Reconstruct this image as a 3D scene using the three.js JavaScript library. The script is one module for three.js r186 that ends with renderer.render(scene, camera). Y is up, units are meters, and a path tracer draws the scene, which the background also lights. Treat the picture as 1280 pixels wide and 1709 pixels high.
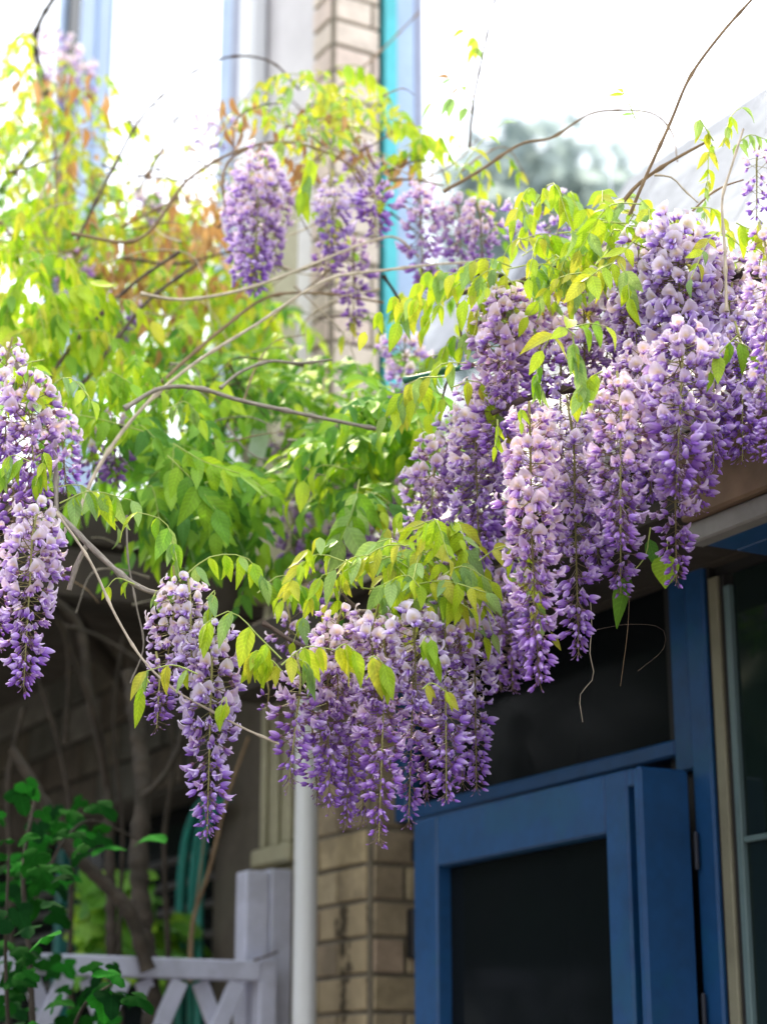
import * as THREE from 'three';
import { mergeGeometries } from 'three/addons/utils/BufferGeometryUtils.js';

// ---------------------------------------------------------------- camera, sky, sun, exposure
const scene = new THREE.Scene();
const FOCAL = 3190, TILT = THREE.MathUtils.degToRad(17), EYE = 1.5;          // focal length in photograph pixels (1280 x 1709)
const camera = new THREE.PerspectiveCamera(2 * Math.atan(854.5 / FOCAL) * 180 / Math.PI, 766 / 1024, 0.05, 300);
camera.position.set(0, EYE, 0);
camera.rotation.set(TILT, 0, 0);
camera.focus = 2.5;
camera.userData.fStop = 3.5;
const renderer = new THREE.WebGLRenderer({ antialias: true });
renderer.toneMapping = THREE.LinearToneMapping;
renderer.toneMappingExposure = 3.05;
renderer.shadowMap.enabled = true;
{
  const W = 64, H = 32, data = new Float32Array(W * H * 4);                  // bright overcast sky
  for (let y = 0; y < H; y++) for (let x = 0; x < W; x++) {
    const s = Math.max(0, Math.sin(((y + 0.5) / H - 0.5) * Math.PI)), l = 0.75 + 0.4 * s, o = (y * W + x) * 4;
    data[o] = l * 0.97; data[o + 1] = l; data[o + 2] = l * 1.05; data[o + 3] = 1;
  }
  const sky = new THREE.DataTexture(data, W, H, THREE.RGBAFormat, THREE.FloatType);
  sky.mapping = THREE.EquirectangularReflectionMapping; sky.magFilter = THREE.LinearFilter; sky.minFilter = THREE.LinearFilter; sky.needsUpdate = true;
  scene.background = sky; scene.environment = sky;
}
const sun = new THREE.DirectionalLight(0xfff0d2, 5);
sun.position.set(-3.92, 13, -10.66); sun.target.position.set(0, 2.4, -3);
sun.castShadow = true; sun.shadow.radius = 7; sun.shadow.mapSize.set(2048, 2048);
Object.assign(sun.shadow.camera, { left: -5, right: 5, top: 5, bottom: -5, near: 0.5, far: 40 });
scene.add(sun, sun.target);

// ---------------------------------------------------------------- helpers
const V = (x, y, z) => new THREE.Vector3(x, y, z), lerp = THREE.MathUtils.lerp, clamp = THREE.MathUtils.clamp;
function rng(seed) { let a = seed | 0; return () => { a = (a + 0x6d2b79f5) | 0; let t = Math.imul(a ^ (a >>> 15), 1 | a); t = (t + Math.imul(t ^ (t >>> 7), 61 | t)) ^ t; return ((t ^ (t >>> 14)) >>> 0) / 4294967296; }; }
const R = rng(20240), rr = (a, b) => a + (b - a) * R(), pick = (list) => list[Math.floor(R() * list.length)];
const C = (r, g, b) => new THREE.Color().setRGB(r, g, b);
const CT = Math.cos(TILT), ST = Math.sin(TILT);
function ray(px, py) { const x = (px - 640) / FOCAL, y = (854.5 - py) / FOCAL; return V(x, y * CT + ST, -(CT - y * ST)); }
function at(px, py, d) { const r = ray(px, py); return r.multiplyScalar(-d / r.z).add(V(0, EYE, 0)); }   // the point seen at that pixel, d metres ahead
const used = new Map();
function numbered(name) { const n = used.get(name) ?? 0; used.set(name, n + 1); return n ? name + '_' + String(n).padStart(3, '0') : name; }
function shade(o) { o.castShadow = true; o.receiveShadow = true; return o; }
function mesh(name, geo, mat, parent, pos) { const m = shade(new THREE.Mesh(geo, mat)); m.name = parent === scene ? numbered(name) : name; if (pos) m.position.copy(pos); parent.add(m); return m; }
function thing(name, pos, label, category, group) {
  const g = new THREE.Group(); g.name = numbered(name); g.position.copy(pos); g.userData = { label, category }; if (group) g.userData.group = group; scene.add(g); return g;
}
function structure(m) { m.userData.kind = 'structure'; return m; }
// a box with chamfered edges, uv in metres
function cbox(w, h, d, c = 0.003) {
  c = Math.min(c, w * 0.3, h * 0.3, d * 0.3);
  const s = [w / 2, h / 2, d / 2], pos = [], uv = [], nor = [];
  const corner = (sx, sy, sz, axis) => { const g = [sx, sy, sz]; return g.map((q, i) => q * (i === axis ? s[i] : s[i] - c)); };
  const tri = (a, b, e) => {
    const n = V(...b).sub(V(...a)).cross(V(...e).sub(V(...a))), mid = V(a[0] + b[0] + e[0], a[1] + b[1] + e[1], a[2] + b[2] + e[2]);
    if (n.dot(mid) < 0) { [b, e] = [e, b]; n.negate(); }
    n.normalize();
    const ax = Math.abs(n.x), ay = Math.abs(n.y), az = Math.abs(n.z), k = ax >= ay && ax >= az ? [2, 1] : ay >= az ? [0, 2] : [0, 1];
    for (const p of [a, b, e]) { pos.push(...p); nor.push(n.x, n.y, n.z); uv.push(p[k[0]], p[k[1]]); }
  };
  const quad = (a, b, e, f) => { tri(a, b, e); tri(a, e, f); };
  for (let ax = 0; ax < 3; ax++) for (const q of [-1, 1]) {
    const p = (u, v) => { const g = [0, 0, 0]; g[ax] = q; g[(ax + 1) % 3] = u; g[(ax + 2) % 3] = v; return corner(...g, ax); };
    quad(p(-1, -1), p(1, -1), p(1, 1), p(-1, 1));
  }
  for (let ax = 0; ax < 3; ax++) for (const q of [-1, 1]) for (const r of [-1, 1]) {
    const i = (ax + 1) % 3, j = (ax + 2) % 3, p = (u, axis) => { const g = [0, 0, 0]; g[ax] = u; g[i] = q; g[j] = r; return corner(...g, axis); };
    quad(p(-1, i), p(1, i), p(1, j), p(-1, j));
  }
  for (const x of [-1, 1]) for (const y of [-1, 1]) for (const z of [-1, 1]) tri(corner(x, y, z, 0), corner(x, y, z, 1), corner(x, y, z, 2));
  const g = new THREE.BufferGeometry();
  g.setAttribute('position', new THREE.Float32BufferAttribute(pos, 3)); g.setAttribute('normal', new THREE.Float32BufferAttribute(nor, 3)); g.setAttribute('uv', new THREE.Float32BufferAttribute(uv, 2));
  return g;
}
function shiftUV(g, u, v) { const a = g.attributes.uv; for (let i = 0; i < a.count; i++) a.setXY(i, a.getX(i) + u, a.getY(i) + v); return g; }
function boxIn(name, parent, mat, x0, x1, y0, y1, z0, z1, c = 0.003) {
  const g = shiftUV(cbox(Math.abs(x1 - x0), Math.abs(y1 - y0), Math.abs(z1 - z0), c), mat === M.stained ? (x0 + x1) / 2 + 0.112 : R() * 3, mat === M.stained ? (y0 + y1) / 2 : R() * 3);
  return mesh(name, g, mat, parent, V((x0 + x1) / 2, (y0 + y1) / 2, (z0 + z1) / 2));
}
// a tapering stem along points, with swellings at its nodes
function tube(points, r0, r1, { sides = 6, segs = 0, knots = 0, rough = 0.08 } = {}) {
  const curve = new THREE.CatmullRomCurve3(points, false, 'centripetal'), n = segs || Math.max(4, Math.min(80, Math.round(curve.getLength() / 0.012)));
  const pos = [], uv = [], idx = [], len = curve.getLength(); let u = null;
  for (let i = 0; i <= n; i++) {
    const t = i / n, p = curve.getPointAt(t), d = curve.getTangentAt(t);
    if (!u) u = Math.abs(d.y) < 0.9 ? V(0, 1, 0) : V(1, 0, 0);
    u = u.clone().addScaledVector(d, -u.dot(d)).normalize();
    const v = d.clone().cross(u); let r = lerp(r0, r1, t) * (1 + rough * (R() - 0.5));
    if (knots && i % knots === 0) r *= 1.5;
    for (let k = 0; k <= sides; k++) {
      const a = k / sides * Math.PI * 2, q = p.clone().addScaledVector(u, Math.cos(a) * r).addScaledVector(v, Math.sin(a) * r);
      pos.push(q.x, q.y, q.z); uv.push(k / sides * 0.1, t * len);
    }
  }
  for (let i = 0; i < n; i++) for (let k = 0; k < sides; k++) { const a = i * (sides + 1) + k, b = a + sides + 1; idx.push(a, a + 1, b, b, a + 1, b + 1); }
  const g = new THREE.BufferGeometry();
  g.setAttribute('position', new THREE.Float32BufferAttribute(pos, 3)); g.setAttribute('uv', new THREE.Float32BufferAttribute(uv, 2)); g.setIndex(idx); g.computeVertexNormals();
  return g;
}
// ---------------------------------------------------------------- textures and materials
function noiseTile(size, cells, r) {                                          // value noise that wraps
  const g = new Float32Array(cells * cells).map(() => r()), out = new Float32Array(size * size);
  for (let y = 0; y < size; y++) for (let x = 0; x < size; x++) {
    const fx = x / size * cells, fy = y / size * cells, ix = Math.floor(fx), iy = Math.floor(fy), s = (q) => q * q * (3 - 2 * q), tx = s(fx - ix), ty = s(fy - iy);
    const q = (a, b) => g[(b % cells) * cells + (a % cells)];
    out[y * size + x] = lerp(lerp(q(ix, iy), q(ix + 1, iy), tx), lerp(q(ix, iy + 1), q(ix + 1, iy + 1), tx), ty);
  }
  return out;
}
function fractal(size, cells, seed, octaves = 4, sx = 1) {
  const r = rng(seed), out = new Float32Array(size * size);
  for (let o = 0, a = 0.5, c = cells; o < octaves; o++, a *= 0.55, c *= 2) { const n = noiseTile(size, Math.min(c, size), r); for (let y = 0; y < size; y++) for (let x = 0; x < size; x++) out[y * size + x] += a * n[y * size + Math.floor(x * sx) % size]; }
  let lo = 1e9, hi = -1e9; for (const v of out) { lo = Math.min(lo, v); hi = Math.max(hi, v); }
  return out.map((v) => (v - lo) / (hi - lo));
}
function tex(size, f, { srgb = false, metres = 1 } = {}) {
  const d = new Uint8Array(size * size * 4);
  for (let i = 0; i < size * size; i++) { const c = f(i % size, Math.floor(i / size), i); for (let k = 0; k < 3; k++) d[i * 4 + k] = clamp(Math.round((c[k] ?? c) * 255), 0, 255); d[i * 4 + 3] = 255; }
  const t = new THREE.DataTexture(d, size, size); t.wrapS = t.wrapT = THREE.RepeatWrapping; t.magFilter = THREE.LinearFilter; t.minFilter = THREE.LinearMipmapLinearFilter; t.generateMipmaps = true;
  if (srgb) t.colorSpace = THREE.SRGBColorSpace; t.repeat.set(1 / metres, 1 / metres); t.needsUpdate = true; return t;
}
const S2 = (x) => { const c = x <= 0.0031308 ? 12.92 * x : 1.055 * Math.pow(x, 1 / 2.4) - 0.055; return c; };
const RELIEF = (() => {
  const a = fractal(256, 8, 401, 5), b = fractal(256, 32, 402, 3), c = fractal(256, 3, 403, 6), d = fractal(256, 6, 404, 6);
  return { fine: tex(256, (x, y, i) => 0.6 * a[i] + 0.4 * b[i]), coarse: tex(256, (x, y, i) => 0.7 * c[i] + 0.3 * b[i]), gloss: tex(256, (x, y, i) => [1, clamp(0.72 + 0.28 * d[i], 0, 1), 0]) };
})();
function grained(rgb, { seed = 1, amount = 0.25, cells = 8, metres = 0.6, stretch = 1, rough = 0.7, bump = 0.001, tint = null, size = 256, spots = 0, spotColor = [0.02, 0.02, 0.02], ...rest } = {}) {
  const a = fractal(size, cells, seed, 5, stretch), b = fractal(size, cells * 4, seed + 7, 3, stretch), p = fractal(size, 5, seed + 19, 5);
  const map = tex(size, (x, y, i) => {
    const k = 1 + amount * (a[i] - 0.5) * 1.3 + amount * 0.8 * (b[i] - 0.5); let c = rgb.map((v, j) => v * k);
    if (tint) { const w = clamp((p[i] - 0.55) * 5, 0, 1); c = c.map((v, j) => lerp(v, tint[j], w * 0.6)); }
    if (spots) { const w = clamp((p[i] * 0.6 + b[i] * 0.4 - (1 - spots)) * 9, 0, 1); c = c.map((v, j) => lerp(v, spotColor[j], w)); }
    return c.map(S2);
  }, { srgb: true, metres });
  const share = (t) => { const c = t.clone(); c.repeat.set(1 / metres, 1 / metres); c.needsUpdate = true; return c; };
  const hm = share(cells < 5 ? RELIEF.coarse : RELIEF.fine), rm = share(RELIEF.gloss);
  return new THREE.MeshStandardMaterial({ map, bumpMap: hm, bumpScale: bump, roughness: Math.min(1, rough * 1.15), roughnessMap: rm, metalness: 0, ...rest });
}
const M = {
  mortar: grained([0.15, 0.13, 0.10], { seed: 3, amount: 0.5, metres: 0.35, rough: 0.95, bump: 0.002 }),
  bricks: [[0.33, 0.265, 0.17], [0.36, 0.29, 0.18], [0.31, 0.25, 0.17], [0.33, 0.25, 0.185], [0.37, 0.305, 0.20], [0.27, 0.215, 0.15]].map((c, i) => grained(c, { seed: 31 + i * 5, amount: 0.35, metres: 0.3, rough: 0.85, bump: 0.0015, tint: c.map((v) => v * 0.6), spots: 0.14, spotColor: [0.09, 0.07, 0.05] })),
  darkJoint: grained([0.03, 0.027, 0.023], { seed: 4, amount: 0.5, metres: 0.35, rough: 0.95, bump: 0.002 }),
  litBricks: [[0.56, 0.49, 0.42], [0.60, 0.52, 0.45], [0.52, 0.46, 0.40], [0.58, 0.48, 0.42]].map((c, i) => grained(c, { seed: 231 + i * 5, amount: 0.25, metres: 0.3, rough: 0.9, bump: 0.0012, spots: 0.1, spotColor: [0.3, 0.25, 0.2] })),  // upper pier: bright daylight put into a lighter copy of the brick colour
  stained: (() => {                                                           // the dark drip down the pier: dried growth with a ragged outline
    const a = fractal(256, 8, 77, 5), e = fractal(256, 6, 78, 5), f = fractal(256, 40, 79, 3);
    const map = tex(256, (x, y, i) => { const u = ((x / 256 + 0.5) % 1 - 0.5) * 0.4, w = clamp((0.034 * (2.1 * e[i] - 0.42) - Math.abs(u + 0.04 * (a[i] - 0.5))) * 90 + (f[i] - 0.5) * 2.2, 0, 1), k = 0.75 + 0.5 * a[i]; return [0.33, 0.265, 0.17].map((q, j) => S2(lerp(q * k, [0.045, 0.034, 0.02][j], w * 0.9))); }, { srgb: true, metres: 0.4 });
    return new THREE.MeshStandardMaterial({ map, roughness: 0.95 });
  })(),
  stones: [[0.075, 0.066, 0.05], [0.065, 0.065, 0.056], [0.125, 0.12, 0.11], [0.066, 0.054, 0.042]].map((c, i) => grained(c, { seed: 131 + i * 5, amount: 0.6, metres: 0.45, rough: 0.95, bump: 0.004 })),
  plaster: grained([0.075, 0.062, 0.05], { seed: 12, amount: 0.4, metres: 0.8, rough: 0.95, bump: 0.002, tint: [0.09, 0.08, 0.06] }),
  paleWall: grained([0.62, 0.60, 0.62], { seed: 14, amount: 0.12, metres: 0.9, rough: 0.9, bump: 0.001 }),
  blue: grained([0.009, 0.060, 0.18], { seed: 21, amount: 0.3, metres: 0.5, stretch: 1, rough: 0.42, bump: 0.0004, tint: [0.008, 0.076, 0.175], spots: 0.16, spotColor: [0.010, 0.045, 0.115] }),
  teal: grained([0.06, 0.44, 0.50], { seed: 23, amount: 0.2, metres: 0.5, rough: 0.5, bump: 0.0004 }),
  tealDark: grained([0.02, 0.16, 0.16], { seed: 24, amount: 0.3, metres: 0.4, rough: 0.5, bump: 0.0006 }),
  tealBar: grained([0.012, 0.20, 0.17], { seed: 94, amount: 0.25, metres: 0.3, rough: 0.4, bump: 0.0004 }),
  sash: grained([0.34, 0.46, 0.66], { seed: 25, amount: 0.12, metres: 0.6, rough: 0.5, bump: 0.0004 }),
  sashGrey: grained([0.24, 0.27, 0.38], { seed: 26, amount: 0.15, metres: 0.6, rough: 0.55, bump: 0.0004 }),
  cream: grained([0.30, 0.285, 0.195], { seed: 27, amount: 0.18, metres: 0.5, rough: 0.6, bump: 0.0006, spots: 0.12, spotColor: [0.16, 0.14, 0.08] }),
  winCream: grained([0.20, 0.195, 0.14], { seed: 127, amount: 0.18, metres: 0.5, rough: 0.6, bump: 0.0006 }),
  seal: new THREE.MeshStandardMaterial({ color: C(0.012, 0.012, 0.014), roughness: 0.7 }),
  stripPale: grained([0.11, 0.17, 0.185], { seed: 28, amount: 0.15, metres: 0.5, rough: 0.35, bump: 0.0003 }),
  white: grained([0.43, 0.45, 0.58], { seed: 29, amount: 0.14, metres: 0.4, stretch: 1, rough: 0.6, bump: 0.0008, tint: [0.35, 0.36, 0.46], spots: 0.09, spotColor: [0.17, 0.16, 0.15] }),
  pipe: new THREE.MeshPhysicalMaterial({ color: C(0.62, 0.64, 0.68), roughness: 0.35, clearcoat: 0.2 }),
  fascia: grained([0.13, 0.085, 0.055], { seed: 41, amount: 0.6, cells: 3, metres: 0.5, rough: 0.85, bump: 0.002 }),
  trim: grained([0.19, 0.185, 0.18], { seed: 43, amount: 0.25, metres: 0.5, rough: 0.7, bump: 0.001 }),
  tiles: [[0.50, 0.50, 0.515], [0.44, 0.44, 0.455], [0.54, 0.54, 0.55]].map((c, i) => grained(c, { seed: 51 + i * 3, amount: 0.3, metres: 0.4, rough: 0.85, bump: 0.002 })),
  timber: grained([0.024, 0.018, 0.014], { seed: 61, amount: 0.6, cells: 3, metres: 0.5, rough: 0.9, bump: 0.003 }),
  bark: grained([0.032, 0.024, 0.017], { seed: 71, amount: 0.8, cells: 6, metres: 0.16, rough: 0.95, bump: 0.003, tint: [0.022, 0.018, 0.012] }),
  barkGrey: grained([0.26, 0.23, 0.20], { seed: 72, amount: 0.6, cells: 6, metres: 0.1, rough: 0.9, bump: 0.0012, tint: [0.15, 0.13, 0.10] }),
  cane: grained([0.22, 0.15, 0.085], { seed: 73, amount: 0.6, cells: 6, metres: 0.08, rough: 0.8, bump: 0.0008, tint: [0.14, 0.085, 0.05] }),
  canePale: grained([0.42, 0.36, 0.28], { seed: 74, amount: 0.5, cells: 6, metres: 0.08, rough: 0.8, bump: 0.0008 }),
  caneDark: grained([0.075, 0.05, 0.04], { seed: 75, amount: 0.6, cells: 6, metres: 0.08, rough: 0.85, bump: 0.0008 }),
  greenStick: grained([0.012, 0.13, 0.085], { seed: 76, amount: 0.3, metres: 0.1, rough: 0.4, bump: 0.0006 }),
  cable: new THREE.MeshStandardMaterial({ color: C(0.012, 0.012, 0.014), roughness: 0.5 }),
  tag: grained([0.40, 0.50, 0.42], { seed: 78, amount: 0.2, metres: 0.1, rough: 0.5, bump: 0.0005 }),
  hinge: new THREE.MeshStandardMaterial({ color: C(0.03, 0.035, 0.05), roughness: 0.5, metalness: 0.5 }),
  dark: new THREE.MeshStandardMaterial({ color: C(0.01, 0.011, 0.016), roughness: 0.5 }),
  glassDark: new THREE.MeshPhysicalMaterial({ color: C(0.006, 0.008, 0.010), roughness: 0.12, metalness: 0, specularIntensity: 0.2 }),
  glassClear: new THREE.MeshPhysicalMaterial({ color: C(0.008, 0.016, 0.016), roughness: 0.06, specularIntensity: 0.9 }),
  mirrorGlass: new THREE.MeshStandardMaterial({ color: C(0.86, 0.88, 0.92), roughness: 0.03, metalness: 1 }),
  ground: grained([0.10, 0.095, 0.09], { seed: 81, amount: 0.4, metres: 2.5, rough: 0.95, bump: 0.004 }),
};
// thin leaves and petals let light through
const leafTex = (() => {
  const n = fractal(128, 10, 5, 4);
  return tex(128, (x, y, i) => {
    const u = Math.abs(x / 127 - 0.5) * 2, v = y / 127, rib = Math.exp(-((u / 0.06) ** 2)), side = Math.pow(Math.abs(Math.sin((v * 9 - u * 1.5) * Math.PI)), 14) * 0.22;
    const k = 0.74 + 0.2 * n[i] + 0.3 * rib + side; return [S2(clamp(k * 0.86, 0, 1)), S2(clamp(k * 0.86, 0, 1)), S2(clamp(k * 0.80, 0, 1))];
  }, { srgb: true });
})();
const leafMat = (r, g, b, through = 0.5, rough = 0.62, spec = 0.5) => new THREE.MeshPhysicalMaterial({ color: C(r, g, b), map: leafTex, roughness: rough, transmission: through, thickness: 0, side: THREE.DoubleSide, specularIntensity: spec });
const TONES = {
  lime: [leafMat(0.60, 0.82, 0.03), leafMat(0.52, 0.77, 0.04), leafMat(0.66, 0.84, 0.04)],
  pale: [leafMat(0.46, 0.68, 0.20), leafMat(0.38, 0.60, 0.16), leafMat(0.34, 0.56, 0.20)],
  yellow: [leafMat(0.76, 0.80, 0.06, 0.55), leafMat(0.70, 0.72, 0.08, 0.55)],
  mid: [leafMat(0.33, 0.62, 0.03), leafMat(0.40, 0.68, 0.03), leafMat(0.26, 0.54, 0.04)],
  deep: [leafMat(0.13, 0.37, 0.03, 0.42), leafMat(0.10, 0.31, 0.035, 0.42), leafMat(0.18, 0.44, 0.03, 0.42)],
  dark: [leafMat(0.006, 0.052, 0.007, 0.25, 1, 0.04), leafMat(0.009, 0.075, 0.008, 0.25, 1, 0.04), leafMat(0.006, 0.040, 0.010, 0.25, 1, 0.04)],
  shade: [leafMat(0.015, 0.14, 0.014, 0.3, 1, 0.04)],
  hedge: [leafMat(0.02, 0.06, 0.018, 0.12)],
  far: [leafMat(0.36, 0.46, 0.50, 0.3)],
  brown: [leafMat(0.50, 0.28, 0.11, 0.45, 0.85), leafMat(0.40, 0.21, 0.08, 0.45, 0.85), leafMat(0.58, 0.36, 0.17, 0.45, 0.85)],
};
const PETALS = [[1, 1, 1], [1, 0.94, 0.97], [0.94, 0.95, 1], [0.86, 0.80, 0.86]].map(([r, g, b]) => new THREE.MeshPhysicalMaterial({ color: C(r, g, b), vertexColors: true, roughness: 0.6, transmission: 0.42, thickness: 0, side: THREE.DoubleSide, specularIntensity: 0.3 }));
const stalkMat = new THREE.MeshStandardMaterial({ color: C(0.30, 0.30, 0.10), roughness: 0.7 });
const shootMat = new THREE.MeshStandardMaterial({ color: C(0.34, 0.42, 0.10), roughness: 0.6 });

// ---------------------------------------------------------------- the setting
{
  const g = new THREE.PlaneGeometry(240, 240); g.rotateX(-Math.PI / 2);
  const uv = g.attributes.uv; for (let i = 0; i < uv.count; i++) uv.setXY(i, uv.getX(i) * 240, uv.getY(i) * 240);
  structure(mesh('ground', g, M.ground, scene));
}
// The house stands turned to the view: its own x runs along the facade towards the viewer's right, its z out of the facade.
const HOUSE = V(-0.0283, 0, -4.0), TURN = -Math.acos(0.486);
const house = thing('brick_house', HOUSE, 'tan brick house with tall white windows above and a dark stone wall below', 'house');
house.rotation.y = TURN;
const porch = thing('glazed_porch', HOUSE, 'blue painted glazed porch with a grey tiled roof and a dark glass door', 'porch');
porch.rotation.y = TURN;
const ux = V(Math.cos(TURN), 0, -Math.sin(TURN)), uz = V(Math.sin(TURN), 0, Math.cos(TURN));
function toLocal(p) { const q = p.clone().sub(HOUSE); return V(q.dot(ux), p.y, q.dot(uz)); }
function toWorld(x, y, z) { return HOUSE.clone().addScaledVector(ux, x).addScaledVector(uz, z).setY(y); }
function hit(px, py, axis, value) {                                            // where the sight line of a pixel meets a plane of the house
  const o = toLocal(V(0, EYE, 0)), r = ray(px, py), d = V(r.dot(ux), r.y, r.dot(uz)), t = (value - o[axis]) / d[axis];
  return o.addScaledVector(d, t);
}
const part = (name, parent, label) => { const g = new THREE.Group(); g.name = name; if (label) g.userData.label = label; parent.add(g); return g; };

// lower brick pier: its corner stands at x = 0, z = 0
function bricksOn(parent, face, fixed, from, to, y0, y1, course, length, mats, { first = length / 2, joint = 0.009, deep = 0.05, proud = 0.006, lay = null } = {}) {
  let row = 0;
  for (let y = y0; y < y1; y += course, row++) {
    let s = from, dir = Math.sign(to - from), l = row % 2 ? length : first;
    while (dir * (to - s) > 0.012) {
      const e = dir * (s + dir * l - to) > 0 ? to : s + dir * l, a = Math.min(s, e) + joint / 2, b = Math.max(s, e) - joint / 2, out = fixed + proud + rr(-0.0015, 0.0015), m = lay?.(row, s, y) ?? pick(mats);
      if (b - a > 0.012) {
        if (face === 'z') boxIn('brick', parent, m, a, b, y + joint / 2, y + course - joint / 2, fixed - deep, out, 0.003);
        else boxIn('brick', parent, m, fixed - deep, out, y + joint / 2, y + course - joint / 2, a, b, 0.003);
      }
      s = e; l = length;
    }
  }
}
{
  const pier = boxIn('pier', house, M.mortar, -0.46, 0, 0, 2.96, -0.5, 0, 0.002);
  const holder = part('brick_facing', house);
  holder.userData.label = 'tan brick pier below, beside the white round downpipe';
  bricksOn(holder, 'z', 0, -0.004, -0.44, 1.44, 2.62, 0.0745, 0.215, M.bricks, { first: 0.13, lay: (row, s) => (row < 6 && s > -0.02 ? M.stained : null) });
  bricksOn(holder, 'x', 0, -0.004, -0.40, 1.44, 2.62, 0.0745, 0.16, M.bricks, { first: 0.078 });
  boxIn('switch_box', house, M.dark, 0.003, 0.03, hit(680, 1600, 'x', 0).y, hit(680, 1518, 'x', 0).y, hit(700, 1560, 'x', 0).z, hit(677, 1560, 'x', 0).z, 0.003).userData.label = 'small dark box on the brick pier by the door';
}
// upper pier, set back a little
const UZ = -0.08, UX = hit(555, 100, 'z', UZ).x;
{
  boxIn('pier', house, M.mortar, hit(526, 100, 'z', UZ).x, UX, 2.96, 6.2, hit(633, 100, 'x', UX).z, UZ, 0.002);
  const holder = part('brick_facing', house);
  holder.userData.label = 'brick pier coloured as brightly lit, between the tall upper windows';
  const left = hit(524, 100, 'z', UZ).x, back = hit(633, 100, 'x', UX).z;
  bricksOn(holder, 'z', UZ, UX - 0.004, left, 2.97, 5.4, 0.0745, 0.215, M.litBricks, { first: 0.11 });
  bricksOn(holder, 'x', UX, UZ - 0.004, back, 2.97, 5.4, 0.0745, 0.215, M.litBricks, { first: 0.11 });
}
// right-hand upper windows, facing the viewer: planes across x
{
  const X = UX - 0.03, z = (px, y = 100) => hit(px, y, 'x', X).z, top = 6.2, bot = 2.6;
  const w = part('window', house, 'large bright upper window reflecting the white sky and a treetop');
  boxIn('frame', w, M.teal, X - 0.12, X + 0.025, bot, top, z(656), z(634), 0.004);
  boxIn('frame', w, M.sash, X - 0.12, X + 0.008, bot, top, z(690), z(656) - 0.001, 0.004);
  boxIn('frame', w, M.sashGrey, X - 0.12, X + 0.002, bot, top, z(706), z(690) - 0.001, 0.004);
  const za = z(706), zb = z(1042, 250), zc = z(1500);
  const pane = boxIn('pane', w, M.mirrorGlass, X - 0.075, X - 0.067, bot, top, zb + 0.004, za - 0.001, 0.001);
  const pane2 = boxIn('pane', w, M.mirrorGlass, X - 0.076, X - 0.068, bot, top, zc, zb - 0.004, 0.001); pane2.rotation.y = -0.012;
  boxIn('frame', w, M.paleWall, X - 0.095, X - 0.079, bot, top, zb - 0.02, zb + 0.02, 0.001);
  boxIn('wall', house, M.paleWall, X - 0.32, X - 0.13, 0, top, zc, UZ - 0.11, 0.003);
}
// left-hand upper windows, on the facade: planes across z
{
  const Z = UZ - 0.04, x = (px, y = 60) => hit(px, y, 'z', Z).x, top = 6.4, bot = 2.78;
  const w = part('window', house, 'tall pale framed upper window left of the brick pier');
  boxIn('wall', house, M.paleWall, x(470), hit(525, 100, 'z', UZ).x - 0.002, bot, top, Z - 0.3, Z + 0.01, 0.003);
  boxIn('wall', house, M.paleWall, x(408), x(470) - 0.004, bot, top, Z - 0.3, Z - 0.012, 0.003);
  boxIn('downpipe', house, M.pipe, x(446), x(424), bot, top, Z - 0.005, Z + 0.05, 0.012).userData.label = 'pale square downpipe between the upper windows';
  boxIn('frame', w, M.sashGrey, x(388), x(408) - 0.002, bot, top, Z - 0.06, Z + 0.004, 0.004);
  boxIn('frame', w, M.sash, x(364), x(388) - 0.001, bot, top, Z - 0.06, Z - 0.006, 0.004);
  boxIn('frame', w, M.sash, x(160), x(181), bot, top, Z - 0.06, Z - 0.006, 0.004);
  boxIn('frame', w, M.sash, x(136), x(160) - 0.002, bot, top, Z - 0.06, Z + 0.006, 0.004);
  boxIn('pane', w, M.mirrorGlass, x(181), x(364), bot, top, Z - 0.022, Z - 0.014, 0.001);
  const w2 = part('window', house, 'upper window at the far left, half hidden by leaves');
  boxIn('pane', w2, M.glassDark, x(104), x(136) - 0.002, bot + 0.8, top, Z - 0.022, Z - 0.014, 0.001);
  boxIn('frame', w2, M.sash, x(94), x(104) - 0.001, bot, top, Z - 0.06, Z, 0.004);
  boxIn('pane', w2, M.mirrorGlass, x(-120), x(94) - 0.001, bot, top, Z - 0.023, Z - 0.015, 0.001);
  boxIn('wall', house, M.paleWall, x(-420), x(-120) - 0.001, bot, top, Z - 0.3, Z, 0.003);
  boxIn('wall', house, M.plaster, x(-420), UX - 0.12, bot, top, Z - 0.62, Z - 0.32, 0.003);
  boxIn('sill', w, M.paleWall, x(60), x(404), 2.70, bot - 0.002, Z - 0.2, Z + 0.09, 0.006);
}
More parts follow.
